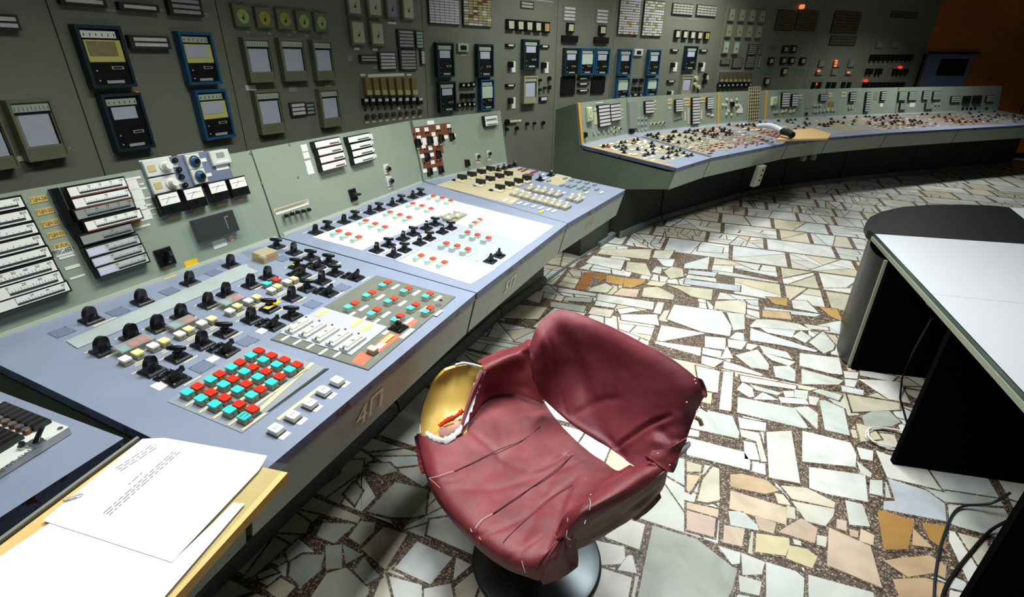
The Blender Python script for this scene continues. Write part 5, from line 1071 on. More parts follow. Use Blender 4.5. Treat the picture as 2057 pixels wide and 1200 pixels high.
# loose flaps at the right of the backrest
patch('back_flap', [[(1396, 758, .80), (1408, 762, .79), (1413, 770, .78)], [(1405, 782, .77), (1416, 786, .74), (1421, 792, .72)], [(1402, 800, .74), (1412, 798, .71), (1418, 800, .70)]], vinyl2, 8, 8, .003)
patch('back_flap', [[(1310, 905, .60), (1345, 900, .61), (1380, 880, .63)], [(1300, 925, .585), (1335, 925, .58), (1372, 900, .60)], [(1296, 915, .60), (1340, 946, .56), (1348, 946, .555)]], vinyl, 10, 10, .004, folds(fold((.3, .2), (.7, .8), .12, .008)))
patch('torn_lining', [[(1356, 906, .595), (1370, 893, .60), (1386, 887, .60)], [(1352, 914, .58), (1368, 905, .59), (1388, 896, .59)], [(1352, 934, .555), (1362, 925, .57), (1376, 908, .58)]], lining, 8, 8, .002)
mb = MB(); P = hz(1395, 838, .60)-CHAIR_C; mb.tube([P, P+Vector((.02, .0, -.012)), P+Vector((.028, -.006, -.03))], .008, mat('peg_tan', 'b59a72', .5)); mb.build('back_peg', chair)
mb = MB(); mb.tube([hz(1404, 812, .66)-CHAIR_C, hz(1412, 822, .65)-CHAIR_C, hz(1421, 827, .65)-CHAIR_C], .0025, vinyl2); mb.build('loose_strap', chair)
# right arm: padded strip and worn outer side
armR = [
 [(1262, 948, .43), (1232, 968, .43), (1200, 992, .43), (1168, 1018, .43), (1146, 1042, .44), (1128, 1066, .44), (1112, 1090, .43)],
 [(1272, 938, .50), (1240, 957, .50), (1206, 982, .50), (1174, 1008, .49), (1150, 1032, .48), (1132, 1055, .465), (1118, 1085, .44)],
 [(1298, 930, .56), (1264, 950, .56), (1226, 976, .56), (1188, 1002, .55), (1158, 1024, .53), (1137, 1044, .50), (1128, 1078, .46)],
 [(1320, 938, .57), (1284, 962, .57), (1244, 990, .57), (1202, 1015, .56), (1168, 1036, .54), (1144, 1058, .50), (1138, 1090, .45)],
 [(1334, 948, .555), (1296, 980, .54), (1254, 1006, .54), (1212, 1032, .525), (1174, 1055, .50), (1146, 1080, .46), (1142, 1108, .41)]]
patch('arm_cover_right', armR, vinyl, 40, 24, .01, folds(fold((.1, .4), (.9, .5), .06, .006), fold((.2, .9), (.7, .75), .05, -.006), fold((.55, .5), (.8, .9), .05, .005)))
outR = [
 [(1340, 944, .56), (1298, 976, .54), (1254, 1004, .535), (1212, 1030, .52), (1174, 1053, .495), (1150, 1074, .46)],
 [(1338, 962, .52), (1300, 998, .49), (1258, 1024, .48), (1216, 1048, .465), (1178, 1068, .445), (1152, 1085, .42)],
 [(1330, 985, .46), (1300, 1018, .43), (1262, 1042, .42), (1220, 1065, .41), (1182, 1084, .395), (1155, 1098, .38)],
 [(1312, 1005, .40), (1285, 1030, .385), (1250, 1056, .38), (1212, 1078, .37), (1180, 1096, .36), (1155, 1108, .35)]]
patch('worn_outer_side', outR, vinyld, 36, 20, .012, folds(fold((.1, .35), (.6, .55), .07, -.012), fold((.3, .8), (.9, .6), .06, .008), fold((.2, .55), (.8, .3), .05, .006)))
flapF = [
 [(1100, 1118, .42), (1120, 1098, .43), (1140, 1075, .45), (1152, 1062, .46), (1156, 1075, .44)],
 [(1092, 1140, .39), (1114, 1122, .40), (1136, 1100, .41), (1152, 1090, .41), (1160, 1092, .40)],
 [(1086, 1160, .35), (1108, 1148, .35), (1132, 1132, .35), (1154, 1118, .35), (1162, 1114, .35)],
 [(1090, 1176, .30), (1112, 1170, .30), (1136, 1158, .30), (1158, 1142, .31), (1162, 1138, .31)]]
patch('front_flap', flapF, vinyl, 24, 24, .004, folds(fold((.1, .1), (.5, .7), .08, .010), fold((.5, .1), (.7, .9), .07, -.010), fold((.8, .1), (.9, .9), .06, .008)))
# stitches and studs
def th(pts, r=.0012): mb = MB(); mb.tube([hz(*p)-CHAIR_C+Vector((0, -.002, .004)) for p in pts], r*.62, thread, 5); return mb.build('white_stitch', chair)
th(sub([(862, 962, .428), (880, 958, .43), (900, 951, .43), (912, 948, .43)])); th(sub([(862, 962, .428), (872, 970, .42), (884, 982, .415)]), .0008)
th(sub([(955, 1062, .43), (962, 1052, .432), (972, 1043, .43), (990, 1033, .428)])); th([(945, 1063, .415), (948, 1070, .41)], .0018); th([(962, 1080, .412), (966, 1086, .408)], .0014)
th([(1048, 1128, .415), (1050, 1136, .41), (1055, 1152, .39)], .0014); th(sub([(1140, 1042, .505), (1140, 1062, .485), (1138, 1080, .465), (1146, 1086, .455)]), .0022); th(sub([(1183, 1002, .565), (1186, 1012, .56), (1184, 1026, .55)]), .0016); th([(1176, 1046, .525), (1174, 1054, .52)], .0016)
for pts_, r_ in [([(912, 948, .428), (950, 930, .425), (1000, 905, .418), (1050, 885, .414), (1085, 858, .414)], .0016), ([(990, 1033, .428), (1030, 1005, .422), (1075, 975, .415), (1120, 942, .412), (1150, 915, .412)], .0018), ([(1010, 1090, .43), (1050, 1050, .425), (1100, 1005, .416), (1150, 975, .415)], .0010)]:
    mb = MB(); mb.tube([hz(*p)-CHAIR_C+Vector((0, 0, .0005)) for p in sub(pts_)], r_, mat('dark_seam', '4a161e', .6), 6); mb.build('seat_seam', chair)
mb = MB()
for p in [(1347, 705, .86), (1378, 810, .75), (1394, 765, .81), (1396, 772, .80), (1398, 828, .70), (1320, 912, .61), (1344, 936, .575), (1146, 1098, .42), (1152, 1140, .32), (1186, 995, .57)]:
    P = hz(*p)-CHAIR_C+Vector((0, -.006, .008)); n = 8
    mb.faces([P+Vector((.004*cos(2*pi*k/n), .003*sin(2*pi*k/n), 0)) for k in range(n)]+[P+Vector((0, -.001, .003))], [[k, (k+1) % n, n] for k in range(n)], steel, True)
mb.build('studs', chair)
# under-shell, column, base
us = MB(); us.lathe([(.0, .30), (.10, .30), (.20, .33), (.235, .375), (.0, .378)], mat('shell_underside', '3a2a24', .6), 28, (-.02, -.02)); us.build('seat_pan', chair)
us = MB(); us.lathe([(.045, .04), (.045, .10), (.028, .12), (.028, .31), (.0, .31)], chrome, 20); us.build('column', chair)
us = MB(); us.lathe([(.238, .0), (.241, .006), (.239, .014), (.230, .017), (.20, .020), (.12, .034), (.05, .046), (.0, .048)], chrome, 64); us.build('base_disc', chair)

# ---------------------------------------------------------------- table at the right
topw = mat('table_white_top', 'c9cbd2', .3); tblack = mat('table_black', '0b0c0e', .42, noise=.2, nscale=10); tin = mat('table_black_shaded', '040405', 1., spec=.05)  # second, blacker copy carries the shade under the table in its colour
glassg = mat('glass_edge_green', '1f3b33', .15); tedge = mat('table_edge_beige', '8a8f7c', .4)
TA = hz(1757, 470, .75); TBp = hz(2057, 790, .75); ux = (TBp-TA); ux.z = 0; ux.normalize(); vy = Vector((-ux.y, ux.x, 0))   # ux along the edge towards the viewer, vy inwards to the right
if vy.x < 0: vy = -vy
TM = Matrix(((ux.x, vy.x, 0, TA.x), (ux.y, vy.y, 0, TA.y), (0, 0, 1, 0), (0, 0, 0, 1)))
def tl(px, py, z=.75): q = TM.inverted() @ hz(px, py, z); return q.x, q.y
tbl = thing('conference_table', TM, 'white-topped conference table with black panel legs and a black rounded end', 'table')
e1 = tl(2057, 490.5); dirb = Vector((e1[0], e1[1])).normalized(); R1 = (dirb*2.6).to_tuple()
s1 = tl(1878, 592); s2 = tl(2057, 610); ds = Vector((s2[0]-s1[0], s2[1]-s1[1])).normalized()
TY = 1.5
wa = (0, 0); pb = (dirb.x*TY/dirb.y, TY); sa = (s1[0], 0); sb = (s1[0]+ds.x*TY/ds.y, TY)
MB().prism([wa, (sa[0]-.001, 0), (sb[0]-.001, TY), pb], .742, .75, topw).build('table_top', tbl)
MB().prism([(sa[0]+.001, 0), (2.45, 0), (2.45, TY), (sb[0]+.001, TY)], .742, .75, topw).build('table_top', tbl)
MB().box(0, -.006, .735, 2.45, .0, .752, glassg).build('glass_edge', tbl)
MB().box(.0, -.012, .712, 2.45, TY, .734, tedge).build('edge_board', tbl)
arc = [tl(*p) for p in [(1757, 470), (1744, 462), (1739, 448), (1748, 436), (1772, 425), (1812, 416), (1868, 411.5), (1930, 411), (2000, 413.5), (2028, 417)]]
arcp = arc+[tl(2057, 432), tl(2200, 470), (pb[0]-.2, 1.4)]
e = tl(2057, 490.5); poly_ = arc+[tl(2057, 440), (dirb.x*1.3-.001, dirb.y*1.3)]
MB().prism(poly_, .70, .7505, tblack).build('rounded_end_top', tbl)
MB().prism([tl(2028, 417), tl(2120, 421), tl(2300, 470), tl(2057, 440)], .72, .7495, topw).build('table_top', tbl)
# curved end skirt
sk = [Vector((*tl(*p), 0)) for p in [(1757, 470), (1744, 462), (1739, 448), (1748, 436), (1772, 425), (1812, 416), (1868, 411.5), (1930, 411), (2000, 413.5)]]
cc_ = Vector((*tl(1900, 445), 0)); sk = [cc_+(p-cc_)*.93 for p in sk[3:]]; sk = [Vector((*tl(px_, py_, 0), 0)) for px_, py_ in [(1704, 739), (1688, 722), (1680, 698), (1686, 672)]]+sk; n = 30; pc = [catm(sk, i/n) for i in range(n+1)]
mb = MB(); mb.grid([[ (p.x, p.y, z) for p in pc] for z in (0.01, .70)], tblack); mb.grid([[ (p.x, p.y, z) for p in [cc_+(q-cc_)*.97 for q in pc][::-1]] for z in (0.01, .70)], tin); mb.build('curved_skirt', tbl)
def leg(px, py, w, dr):    # panel leg, front corner at floor pixel
    q = TM.inverted() @ hz(px, py, 0); a = (q.x, q.y); d_ = Vector(dr).normalized(); n_ = Vector((-d_.y, d_.x))*.014
    mb = MB(); mb.prism([(a[0]-n_.x, a[1]-n_.y), (a[0]+d_.x*w-n_.x, a[1]+d_.y*w-n_.y), (a[0]+d_.x*w+n_.x, a[1]+d_.y*w+n_.y), (a[0]+n_.x, a[1]+n_.y)], 0.004, .712, tin); return mb.build('panel_leg', tbl)
leg(1709, 741, 1.1, dirb); leg(1790, 930, 1.1, dirb)
q = TM.inverted() @ hz(1927, 1212, 0); MB().box(q.x-.014, q.y, .004, q.x+.014, q.y+1.1, .712, tin).build('panel_leg', tbl)
a_ = hz(1703, 739, 0); a_ = TM.inverted() @ a_; MB().box(a_.x-.012, a_.y-.004, .01, a_.x+.004, a_.y+.01, .70, tedge).build('panel_edge_strip', tbl)
MB().box(.10, 1.12, .15, 2.4, 1.14, .712, tin).build('modesty_panel', tbl)
p0 = tl(1852, 572, .715); mb = MB(); mb.box(p0[0], p0[1]+.0, .695, p0[0]+.26, p0[1]+.03, .712, tedge)
for k in range(6): mb.box(p0[0]+.03+k*.038, p0[1]-.006, .688, p0[0]+.045+k*.038, p0[1]+.02, .70, blackm)
mb.prism([(p0[0]+.11, p0[1]-.005), (p0[0]+.16, p0[1]-.005), (p0[0]+.16, p0[1]+.03), (p0[0]+.11, p0[1]+.03)], .665, .695, tedge, ins=.5); mb.build('clamp_strip', tbl)
# cables
mb = MB(); cab = mat('cable_white', 'd8d8cf', .5)
c0 = hz(1786, 885, 0); pts = []
for k in range(44): t = k/43*4.0*2*pi*.68; r_ = .085+.006*math.sin(k*1.7); pts.append(Vector((c0.x+1.25*r_*cos(t+1), c0.y+r_*sin(t+1)*.9, .006+.0022*k/6)))
mb.tube(pts, .0045, cab, 8); tag(mb.build('coiled_cable', None), 'white cable coiled on the floor at the foot of the table leg', 'cable')
mb = MB(); mb.tube([hz(1872, 640, .60), hz(1835, 705, .30), hz(1812, 760, .06), hz(1808, 800, .008), hz(1822, 850, .008), hz(1850, 880, .008)], .005, blackm); tag(mb.build('black_cable', None), 'black cable hanging from under the table to the floor', 'cable')
mb = MB(); mb.tube([Vector(p) for p in sub([tuple(hz(2030, 990, .12)), tuple(hz(1990, 1012, .05)), tuple(hz(1925, 1022, .01)), tuple(hz(1895, 1080, .008)), tuple(hz(1880, 1150, .008)), tuple(hz(1876, 1215, .008))], 6)], .005, mat('cable_navy', '18222c', .4)); tag(mb.build('dark_cable', None), 'left of the two dark cables on the floor by the lower right corner', 'cable')
mb = MB(); mb.tube([Vector(p) for p in sub([tuple(hz(2040, 1040, .10)), tuple(hz(1992, 1065, .02)), tuple(hz(1950, 1110, .008)), tuple(hz(1905, 1170, .008)), tuple(hz(1890, 1215, .008))], 6)], .006, blackm); tag(mb.build('dark_cable', None), 'right of the two dark cables on the floor by the lower right corner', 'cable')

# ---------------------------------------------------------------- instruments on the big wall
def wfind(px, py):
    best = None
    for k, (M, L) in enumerate(zip(WF, WL)):
        q = uv(M, px, py); e = max(0, -q[0], q[0]-L)
        if (q[0] > -3) and (best is None or e < best[0]): best = (e, k)
    return best[1]
def wrect(x0, y0, x1, y1):
    k = wfind((x0+x1)/2, (y0+y1)/2); M = WF[k]; a = uv(M, x0, y0); b = uv(M, x1, y1)
    # opposite corners; the plates hang upright
    return M, a[0], b[1], b[0], a[1]
def wrect2(tl_, bl_, tr_):         # left edge from top-left / bottom-left, right from top-right pixels
    k = wfind((tl_[0]+tr_[0])/2, (tl_[1]+bl_[1])/2); M = WF[k]; a = uv(M, *tl_); b = uv(M, *bl_); c = uv(M, *tr_)
    return M, (a[0]+b[0])/2, b[1], (a[0]+b[0])/2+(c[0]-a[0]), a[1]
def wthing(nm, M, u, v, lab, cat, grp=None): return thing(nm, M @ T((u, v, 0)), lab, cat, grp)
def recorder(rc, lab, style='grey', colr=None, grp=None, blank=False, h=.05):
    M, u0, v0, u1, v1 = rc; w, H = u1-u0, v1-v0; t = wthing('chart_recorder', M, u0, v0, lab, 'chart recorder', grp)
    cm = colr or case; fr = .07*w
    mb = MB(); mb.box(0, 0, 0, w, H, h-.012, cm, bev=.004)
    for a in ((0, 0, w, fr), (0, H-fr*1.1, w, H), (0, fr, fr, H-fr), (w-fr, fr, w, H-fr)): mb.box(*a[:2], h-.012, *a[2:], h, cm)
    mb.build('case', t); z = h-.011
    if style == 'grey':
        MB().box(fr, fr, z-.002, w-fr, H-fr, z, grey if not blank else cm).box(fr, fr, z, w-fr, H*.22, z+.006, cm).build('face', t)
        q = MB(); q.box(fr*1.3, H*.80, z, w-fr*1.3, H*.92, z+.004, sgreen if not blank else tile)
        for i in range(9): x = fr*1.8+(w-fr*3.6)*i/8; q.box(x-.001, H*.82, z+.004, x+.001, H*.88, z+.0046, dark_ink)
        q.build('scale_plate', t); MB().box(fr*1.3, H*.76, z, w-fr*1.3, H*.80, z+.003, blackm).build('pointer_slot', t)
        MB().box(fr*2, H*.24, z, w-fr*2.4, H*.75, z+.003, chart).box(w-fr*2.2, H*.24, z, w-fr*1.5, H*.75, z+.002, blackm).build('chart_paper', t)
    else:
        MB().box(fr, fr, z-.002, w-fr, H-fr, z, blackm).build('face', t)
        q = MB(); q.box(fr*1.4, H*.80, z, w-fr*2.2, H*.91, z+.004, sgreen if style != 'gold' else scale)
        for i in range(6): x = fr*2.2+(w-fr*5)*i/5; q.box(x-.002, H*.83, z+.004, x+.002, H*.87, z+.0046, dark_ink)
        q.build('scale_plate', t)
        if style in ('gold', 'yellow'):
            MB().box(fr*1.6, H*.42, z, w-fr*1.3, H*.77, z+.002, sgold).build('yellow_surround', t)
            MB().box(fr*2.2, H*.52, z+.002, w-fr*3, H*.75, z+.004, tgold if style == 'gold' else chart).build('chart_paper', t)
        elif style == 'pale':
            MB().box(fr*1.6, H*.40, z, w-fr*1.6, H*.78, z+.003, mat('chart_pale_green', 'b9cdb8', .6)).build('chart_paper', t)
        else: MB().box(fr*2.4, H*.56, z, w-fr*3.2, H*.77, z+.003, chart).build('chart_paper', t)
        MB().box(w*.55, H*.30, z, w*.82, H*.35, z+.003, sgreen).box(w*.58, H*.31, z+.003, w*.79, H*.34, z+.0035, blackm).build('counter_window', t)
        MB().box(w*.35, H*.07, z, w*.75, H*.12, z+.003, mat('recorder_tag', 'a4a89c', .6)).build('name_tag', t)
        MB().cyl((w*.2, H*.28), w*.018, z, z+.004, tile, 8).build('indicator_dot', t); MB().cyl((w*.2, H*.12), w*.018, z, z+.004, tile, 8).build('indicator_dot', t)
    MB().box(w+.0, H*.12, h*.3, w+.02, H*.14, h*.5, mat('lever_pale', 'a9aca6', .4)).build('latch', t)
    return t
c0_ = lambda x, y: (x/3.4295, y/3.4295)
c4_ = lambda x, y: (400+x/4.285, y/4.285)
c5_ = lambda x, y: (840+x/4.445, y/4.445)
c6_ = lambda x, y: (1200+x/4.898, y/4.898)
c9_ = lambda x, y: (1560+x/4.139, y/4.139)
def Q3(f, tl, bl, tr): return wrect2(f(*tl), f(*bl), f(*tr))
recorder(Q3(c0_, (450, 165), (620, 608), (775, 180)), 'dark blue recorder with a tarnished gold chart and yellow surround, top left', 'gold', navy)
recorder(Q3(c0_, (635, 650), (790, 1045), (920, 655)), 'dark blue recorder with black face and white chart below the gold chart recorder', 'dark', navy)
recorder(Q3(c0_, (1178, 215), (1275, 585), (1415, 232)), 'bright blue recorder with yellow surround, upper of the pair on the left wall', 'yellow', bteal)
recorder(Q3(c0_, (1292, 622), (1395, 965), (1510, 620)), 'bright blue recorder with yellow surround, lower of the pair on the left wall', 'yellow', bteal)
recorder(Q3(c0_, (5, 690), (150, 1115), (320, 685)), 'large grey chart recorder with green scale left of the dark blue recorders', 'grey', case)
recorder(Q3(c0_, (-240, 800), (-130, 1180), (-25, 780)), 'grey chart recorder cut off by the left picture edge', 'grey', case)
for i, (tl, bl, tr) in enumerate([((340, 320), (400, 712), (575, 322)), ((640, 325), (705, 700), (860, 325)), ((935, 342), (975, 692), (1108, 350)), ((435, 778), (505, 1160), (660, 775)), ((995, 765), (1035, 1098), (1165, 762))]):
    recorder(Q3(c4_, tl, bl, tr), ['left of the three grey recorders under the row of round dials', 'middle of the three grey recorders under the row of round dials, with pinkish scale', 'right of the three grey recorders under the row of round dials, with green lower panel', 'large grey recorder directly above the near desk panel, left of the three strip gauges', 'grey recorder directly above the near desk panel, right of the three strip gauges'][i], 'grey', case)
def dialm(rc, lab, face, grp, round_=True, rot=20):
    M, u0, v0, u1, v1 = rc; w, H = u1-u0, v1-v0; t = wthing('dial_gauge', M, u0, v0, lab, 'gauge', grp); r = min(w, H)*.36
    MB().box(0, 0, 0, w, H, .03, case, bev=.004).build('case', t)
    if round_: MB().cyl((w/2, H*.47), r, .03, .033, face, 24).build('dial', t); c = (w/2, H*.40)
    else: MB().box(w*.12, H*.1, .03, w*.88, H*.9, .032, face).build('dial', t); c = (w/2, H*.4)
    a = R(rot); l = r*.75; mb = MB(); mb.poly([(c[0]-.004, c[1]-.01, .0345), (c[0]+.004, c[1]-.01, .0345), (c[0]+l*sin(a)+.001, c[1]+l*cos(a), .0345), (c[0]+l*sin(a)-.001, c[1]+l*cos(a), .0345)], dark_ink); mb.cyl(c, .008, .033, .036, dark_ink, 10); mb.build('pointer', t)
ordn = ['leftmost', 'second from the left', 'third from the left', 'fourth from the left', 'fifth from the left', 'sixth from the left', 'seventh from the left', 'eighth from the left', 'ninth from the left', 'tenth from the left']
def od(i, n): return 'rightmost' if i == n-1 else ordn[i]
for i, (tl, bl, tr) in enumerate([((262, 32), (290, 230), (405, 45)), ((455, 55), (480, 240), (590, 62)), ((635, 68), (660, 252), (765, 78)), ((805, 88), (828, 262), (922, 96)), ((962, 103), (983, 272), (1072, 110))]):
    dialm(Q3(c4_, tl, bl, tr), od(i, 5)+' of the five round yellow-green dials on the wall', dialg if i in (0, 3, 4) else dialy, 'round yellow-green dials')
for i, (tl, bl, tr) in enumerate([((1238, -70), (1262, 130), (1362, -62)), ((1412, -60), (1435, 145), (1540, -55)), ((1585, -45), (1592, 160), (1680, -40)), ((1718, -35), (1735, 172), (1822, -30)), ((1272, 165), (1295, 390), (1398, 172)), ((1445, 178), (1462, 397), (1565, 185))]):
    rc = Q3(c4_, tl, bl, tr)
    dialm(rc, [od(i, 4)+' of four square instruments cut by the top edge' if i != 2 else 'blank lavender-faced square instrument between square dials at the top edge', 'x'][0] if i < 4 else ['left', 'right'][i-4]+' square white dial below the row cut by the top edge', dialw if i != 2 else mat('lavender_face', '8d8a9c', .5), 'square pale dials', False, 25)
def tiles(rc, nx, ny, m, lab, cat='indicator block', gap=.15, m2=None, m3=None, frm=None, h=.02, nm='indicator_block', grp=None):
    M, u0, v0, u1, v1 = rc; w, H = u1-u0, v1-v0; o = thing(nm, M @ T((u0, v0, 0)), lab, cat, grp)
    MB().box(-.006, -.006, 0, w+.006, H+.006, h-.004, frm or seamm).build('frame', o)
    q = MB(); rr = random.Random(int(u0*1000)); a = w/nx; b = H/ny
    for i in range(nx):
        for j in range(ny):
            x = rr.random(); mm = m if x < .72 or not m2 else (m2 if x < .93 or not m3 else m3)
            q.box(i*a+a*gap*.4, j*b+b*gap, h-.004, (i+1)*a-a*gap*.4, (j+1)*b-b*gap, h, mm)
    q.build('tiles', o); return o
tiles(Q3(c4_, (1700, 258), (1705, 405), (1835, 262)), 1, 5, tilep, 'five-row strip indicator at the right of the square white dials')
tiles(Q3(c4_, (1855, 270), (1860, 412), (1912, 275)), 1, 5, mat('pale_teal_label', '8fa8a0', .6), 'column of pale labels beside the five-row strip indicator', gap=.12)
tiles(Q3(c4_, (1375, 478), (1380, 530), (1518, 478)), 1, 2, tilep, 'two-row strip indicator left of the wide strip indicators')
tiles(Q3(c4_, (1535, 452), (1548, 598), (1678, 455)), 1, 5, tile, 'middle strip indicator block with five white rows')
tiles(Q3(c4_, (1712, 432), (1728, 600), (1850, 435)), 1, 6, tilep, 'right strip indicator block with six pinkish rows')
tiles(Q3(c4_, (1900, 440), (1905, 550), (1925, 440)), 1, 5, tile, 'narrow vertical white label strip on green board', gap=.1, frm=mat('board_green', '2f4a38', .6))
tiles(Q3(c4_, (775, 893), (785, 998), (900, 890)), 1, 3, tile, 'three-row strip gauge between the two lower grey recorders')
tiles(Q3(c4_, (918, 893), (925, 988), (985, 893)), 1, 3, mat('pale_teal_label', '8fa8a0', .6), 'three small labels right of the three-row strip gauge', gap=.2, h=.008)
for i in range(7):
    x = 1405+i*66; rc = Q3(c4_, (x, 672), (x+5, 820), (x+46, 672)); M, u0, v0, u1, v1 = rc; w, H = u1-u0, v1-v0
    t = wthing('vertical_indicator', M, u0, v0, od(i, 7)+' of the seven tarnished brass column indicators on the left wall', 'indicator', 'brass column indicators'); MB().box(0, 0, 0, w, H, .04, brass, bev=.003).build('case', t); MB().box(w*.05, H*.02, .04, w*.95, H*.3, .044, mat('brass_pale_tab', 'b0a067', .5)).build('tab', t)
for i in range(9):
    x = 1395+i*58.5; y = 848-i*1.2; rc = Q3(c4_, (x, y), (x+4, y+62), (x+40, y)); M, u0, v0, u1, v1 = rc; w, H = u1-u0, v1-v0
    t = wthing('panel_switch', M, u0, v0, od(i, 9)+' of the nine black tabbed switches under the brass indicators', 'switch', 'black tabbed switches'); MB().box(0, 0, 0, w, H, .03, black, bev=.004).build('body', t); MB().box(w*.15, H*.55, .03, w*.85, H*.95, .034, tile).build('tab', t)
for i in range(9):
    x = 1440+i*57; y = 1005-i*5.5; k = wfind(*c4_(x, y)); u, v = uv(WF[k], *c4_(x, y)); t = wthing('round_switch', WF[k], u, v, od(i, 9)+' of the nine round dark knobs just above the near desk panel', 'switch', 'round dark knobs over the desk'); MB().cyl((0, 0), .02, 0, .02, mat('knob_dark_olive', '3a392c', .4), 14).build('knob', t); MB().box(-.02, -.05, 0, .02, -.035, .003, label).build('label_plate', t)
for i in range(9):
    x = 1428+i*57; y = 945-i*3; k = wfind(*c4_(x, y)); u, v = uv(WF[k], *c4_(x, y)); MBo = MB().cyl((0, 0), .009 if i not in (5, 8) else .014, 0, .008, black if i not in (5, 8) else tile, 12).build('signal_lamp', None, WF[k] @ T((u, v, 0))); tag(MBo, od(i, 9)+' of the nine small round sockets between the tabbed switches and knobs', 'lamp', 'small round sockets')
def wgauge(rc, n, lab): return tiles(rc, 1, n, tile if n < 3 else tilep, lab, 'strip gauge', .18, h=.035, nm='strip_gauge')
wgauge(Q3(c0_, (385, -25), (412, 20), (690, 8)), 1, 'long strip gauge at the top edge, leftmost of the top row')
wgauge(Q3(c0_, (800, 22), (810, 60), (1060, 45)), 1, 'single white strip gauge in the top row left of the triple gauge')
wgauge(Q3(c0_, (1130, -20), (1155, 95), (1350, -5)), 3, 'triple strip gauge at the top edge, right of the white one')
wgauge(Q3(c0_, (-60, 105), (-45, 195), (90, 120)), 2, 'double strip gauge cut by the left picture edge near the top')
wgauge(Q3(c0_, (870, 250), (885, 325), (1135, 262)), 2, 'double strip gauge between the gold chart recorder and the bright blue recorder')
def wlabel(f, x0, y0, x1, y1, m, lab, grp=None, h=.003):
    M, u0, v0, u1, v1 = wrect(*f(x0, y0), *f(x1, y1)); o = MB().box(0, 0, 0, max(u1-u0, .012), max(abs(v1-v0), .012), h, m).build('label_plate', None, M @ T((u0, min(v0, v1), 0))); tag(o, lab, 'label', grp)
WLB = mat('wall_label_dull', '8b8c82', .7)
for f, a, lb in [(c0_, (730, 60, 798, 85), 'small pale label right of the long top strip gauge'), (c0_, (1080, 60, 1130, 85), 'small pale label left of the triple top gauge'), (c0_, (1395, 95, 1435, 115), 'small pale label right of the triple top gauge'), (c0_, (865, 565, 915, 592), 'white tag on the lower right corner of the gold chart recorder'),
    (c0_, (90, 1082, 220, 1100), 'pair of white tags under the large grey recorder'), (c0_, (280, 1115, 360, 1140), 'tan label under the large grey recorder'), (c4_, (395, 735, 490, 775), 'white label under the left grey recorder'), (c4_, (765, 745, 845, 790), 'cream label under the middle grey recorder'), (c4_, (1075, 720, 1142, 750), 'label under the right grey recorder'),
    (c4_, (1270, 478, 1318, 530), 'small pale label left of the two-row strip indicator'), (c4_, (1490, 572, 1530, 595), 'small label under the two-row strip indicator'), (c4_, (1450, 640, 1765, 655), 'long white label strip above the brass indicators'), (c4_, (1385, 637, 1430, 655), 'short white label left of the long strip above the brass indicators'), (c4_, (1785, 637, 1825, 652), 'short white label right of the long strip above the brass indicators'),
    (c4_, (1332, 408, 1378, 430), 'white label below the left of the two square white dials'), (c4_, (1492, 415, 1535, 438), 'white label below the right of the two square white dials'), (c4_, (1622, 188, 1695, 208), 'white label below the lavender instrument'), (c4_, (1300, 145, 1350, 162), 'label below the leftmost square dial at the top'), (c4_, (1468, 155, 1515, 172), 'label below the second square dial at the top'), (c4_, (28, 115, 78, 145), 'white label left of the round dials near the top'),
    (c5_, (385, 485, 425, 505), 'small label below the small display between dark recorders'), (c5_, (0, 285, 35, 420), 'pale label column beside the wall seam')]:
    wlabel(f, *a, PALE if 'white' in lb else WLB, lb)
for i, x in enumerate([400, 585, 750, 908, 1055]): wlabel(c4_, x, 265+i*12, x+34, 290+i*12, WLB, 'small label under the '+od(i, 5)+' round yellow-green dial', 'labels under the round dials')
tiles(Q3(c5_, (80, -20), (95, 205), (350, -15)), 6, 9, tile, 'white annunciator tile board, left of the two at the centre top', 'annunciator board', .10, frm=seamm, nm='annunciator_board')
tiles(Q3(c5_, (392, -20), (398, 225), (640, -15)), 6, 10, tiley, 'yellowed and rust-stained annunciator tile board, right of the two at the centre top', 'annunciator board', .10, tile, brown, nm='annunciator_board')
for i, (tl, bl, tr, st, cm, lb) in enumerate([((130, 378), (155, 690), (283, 378), 'dark', dteal, 'dark teal recorder below the white annunciator board'), ((498, 392), (515, 690), (638, 395), 'dark', dteal, 'dark teal recorder below the stained annunciator board'), ((152, 730), (180, 1005), (300, 725), 'dark', dteal, 'dark teal recorder with wide chart standing just above the desk panel edge'), ((528, 712), (540, 985), (648, 712), 'pale', bteal, 'bright blue recorder with pale green chart above the desk panel'),
    ((905, 350), (925, 618), (1045, 350), 'dark', dteal, 'green-black recorder under the row of five small meters'), ((1275, 428), (1295, 670), (1400, 428), 'dark', dteal, 'left of the three recorders under the black pill displays'), ((1422, 430), (1430, 668), (1545, 432), 'pale', bteal, 'middle bright recorder of the three under the pill displays'), ((1562, 432), (1560, 670), (1685, 436), 'dark', bteal, 'right of the three recorders under the black pill displays')]):
    recorder(Q3(c5_, tl, bl, tr), lb, st, cm)
recorder(Q3(c5_, (908, 680), (925, 925), (1030, 680)), 'cream chart recorder below the green-black recorder', 'grey', mat('case_cream', '99967a', .5))
def smallbox(f, x0, y0, x1, y1, m, nm, lab, cat, grp=None, h=.03, face=None, ins=.16):
    M, u0, v0, u1, v1 = wrect2(f(x0, y0), f(x0, y1), f(x1, y0)); w, H = u1-u0, v1-v0
    o = MB().box(0, 0, 0, w, H, h, m, bev=min(.004, h*.3)).build(nm, None, M @ T((u0, v0, 0))); tag(o, lab, cat, grp)
    if face: MB().box(w*ins, H*ins, h, w*(1-ins), H*(1-ins), h+.003, face).build('face', o)
    return o
smallbox(c5_, 345, 388, 440, 462, sgreen, 'digital_display', 'small cream-framed display between the two dark teal recorders', 'display', None, .02, blackm, .22)
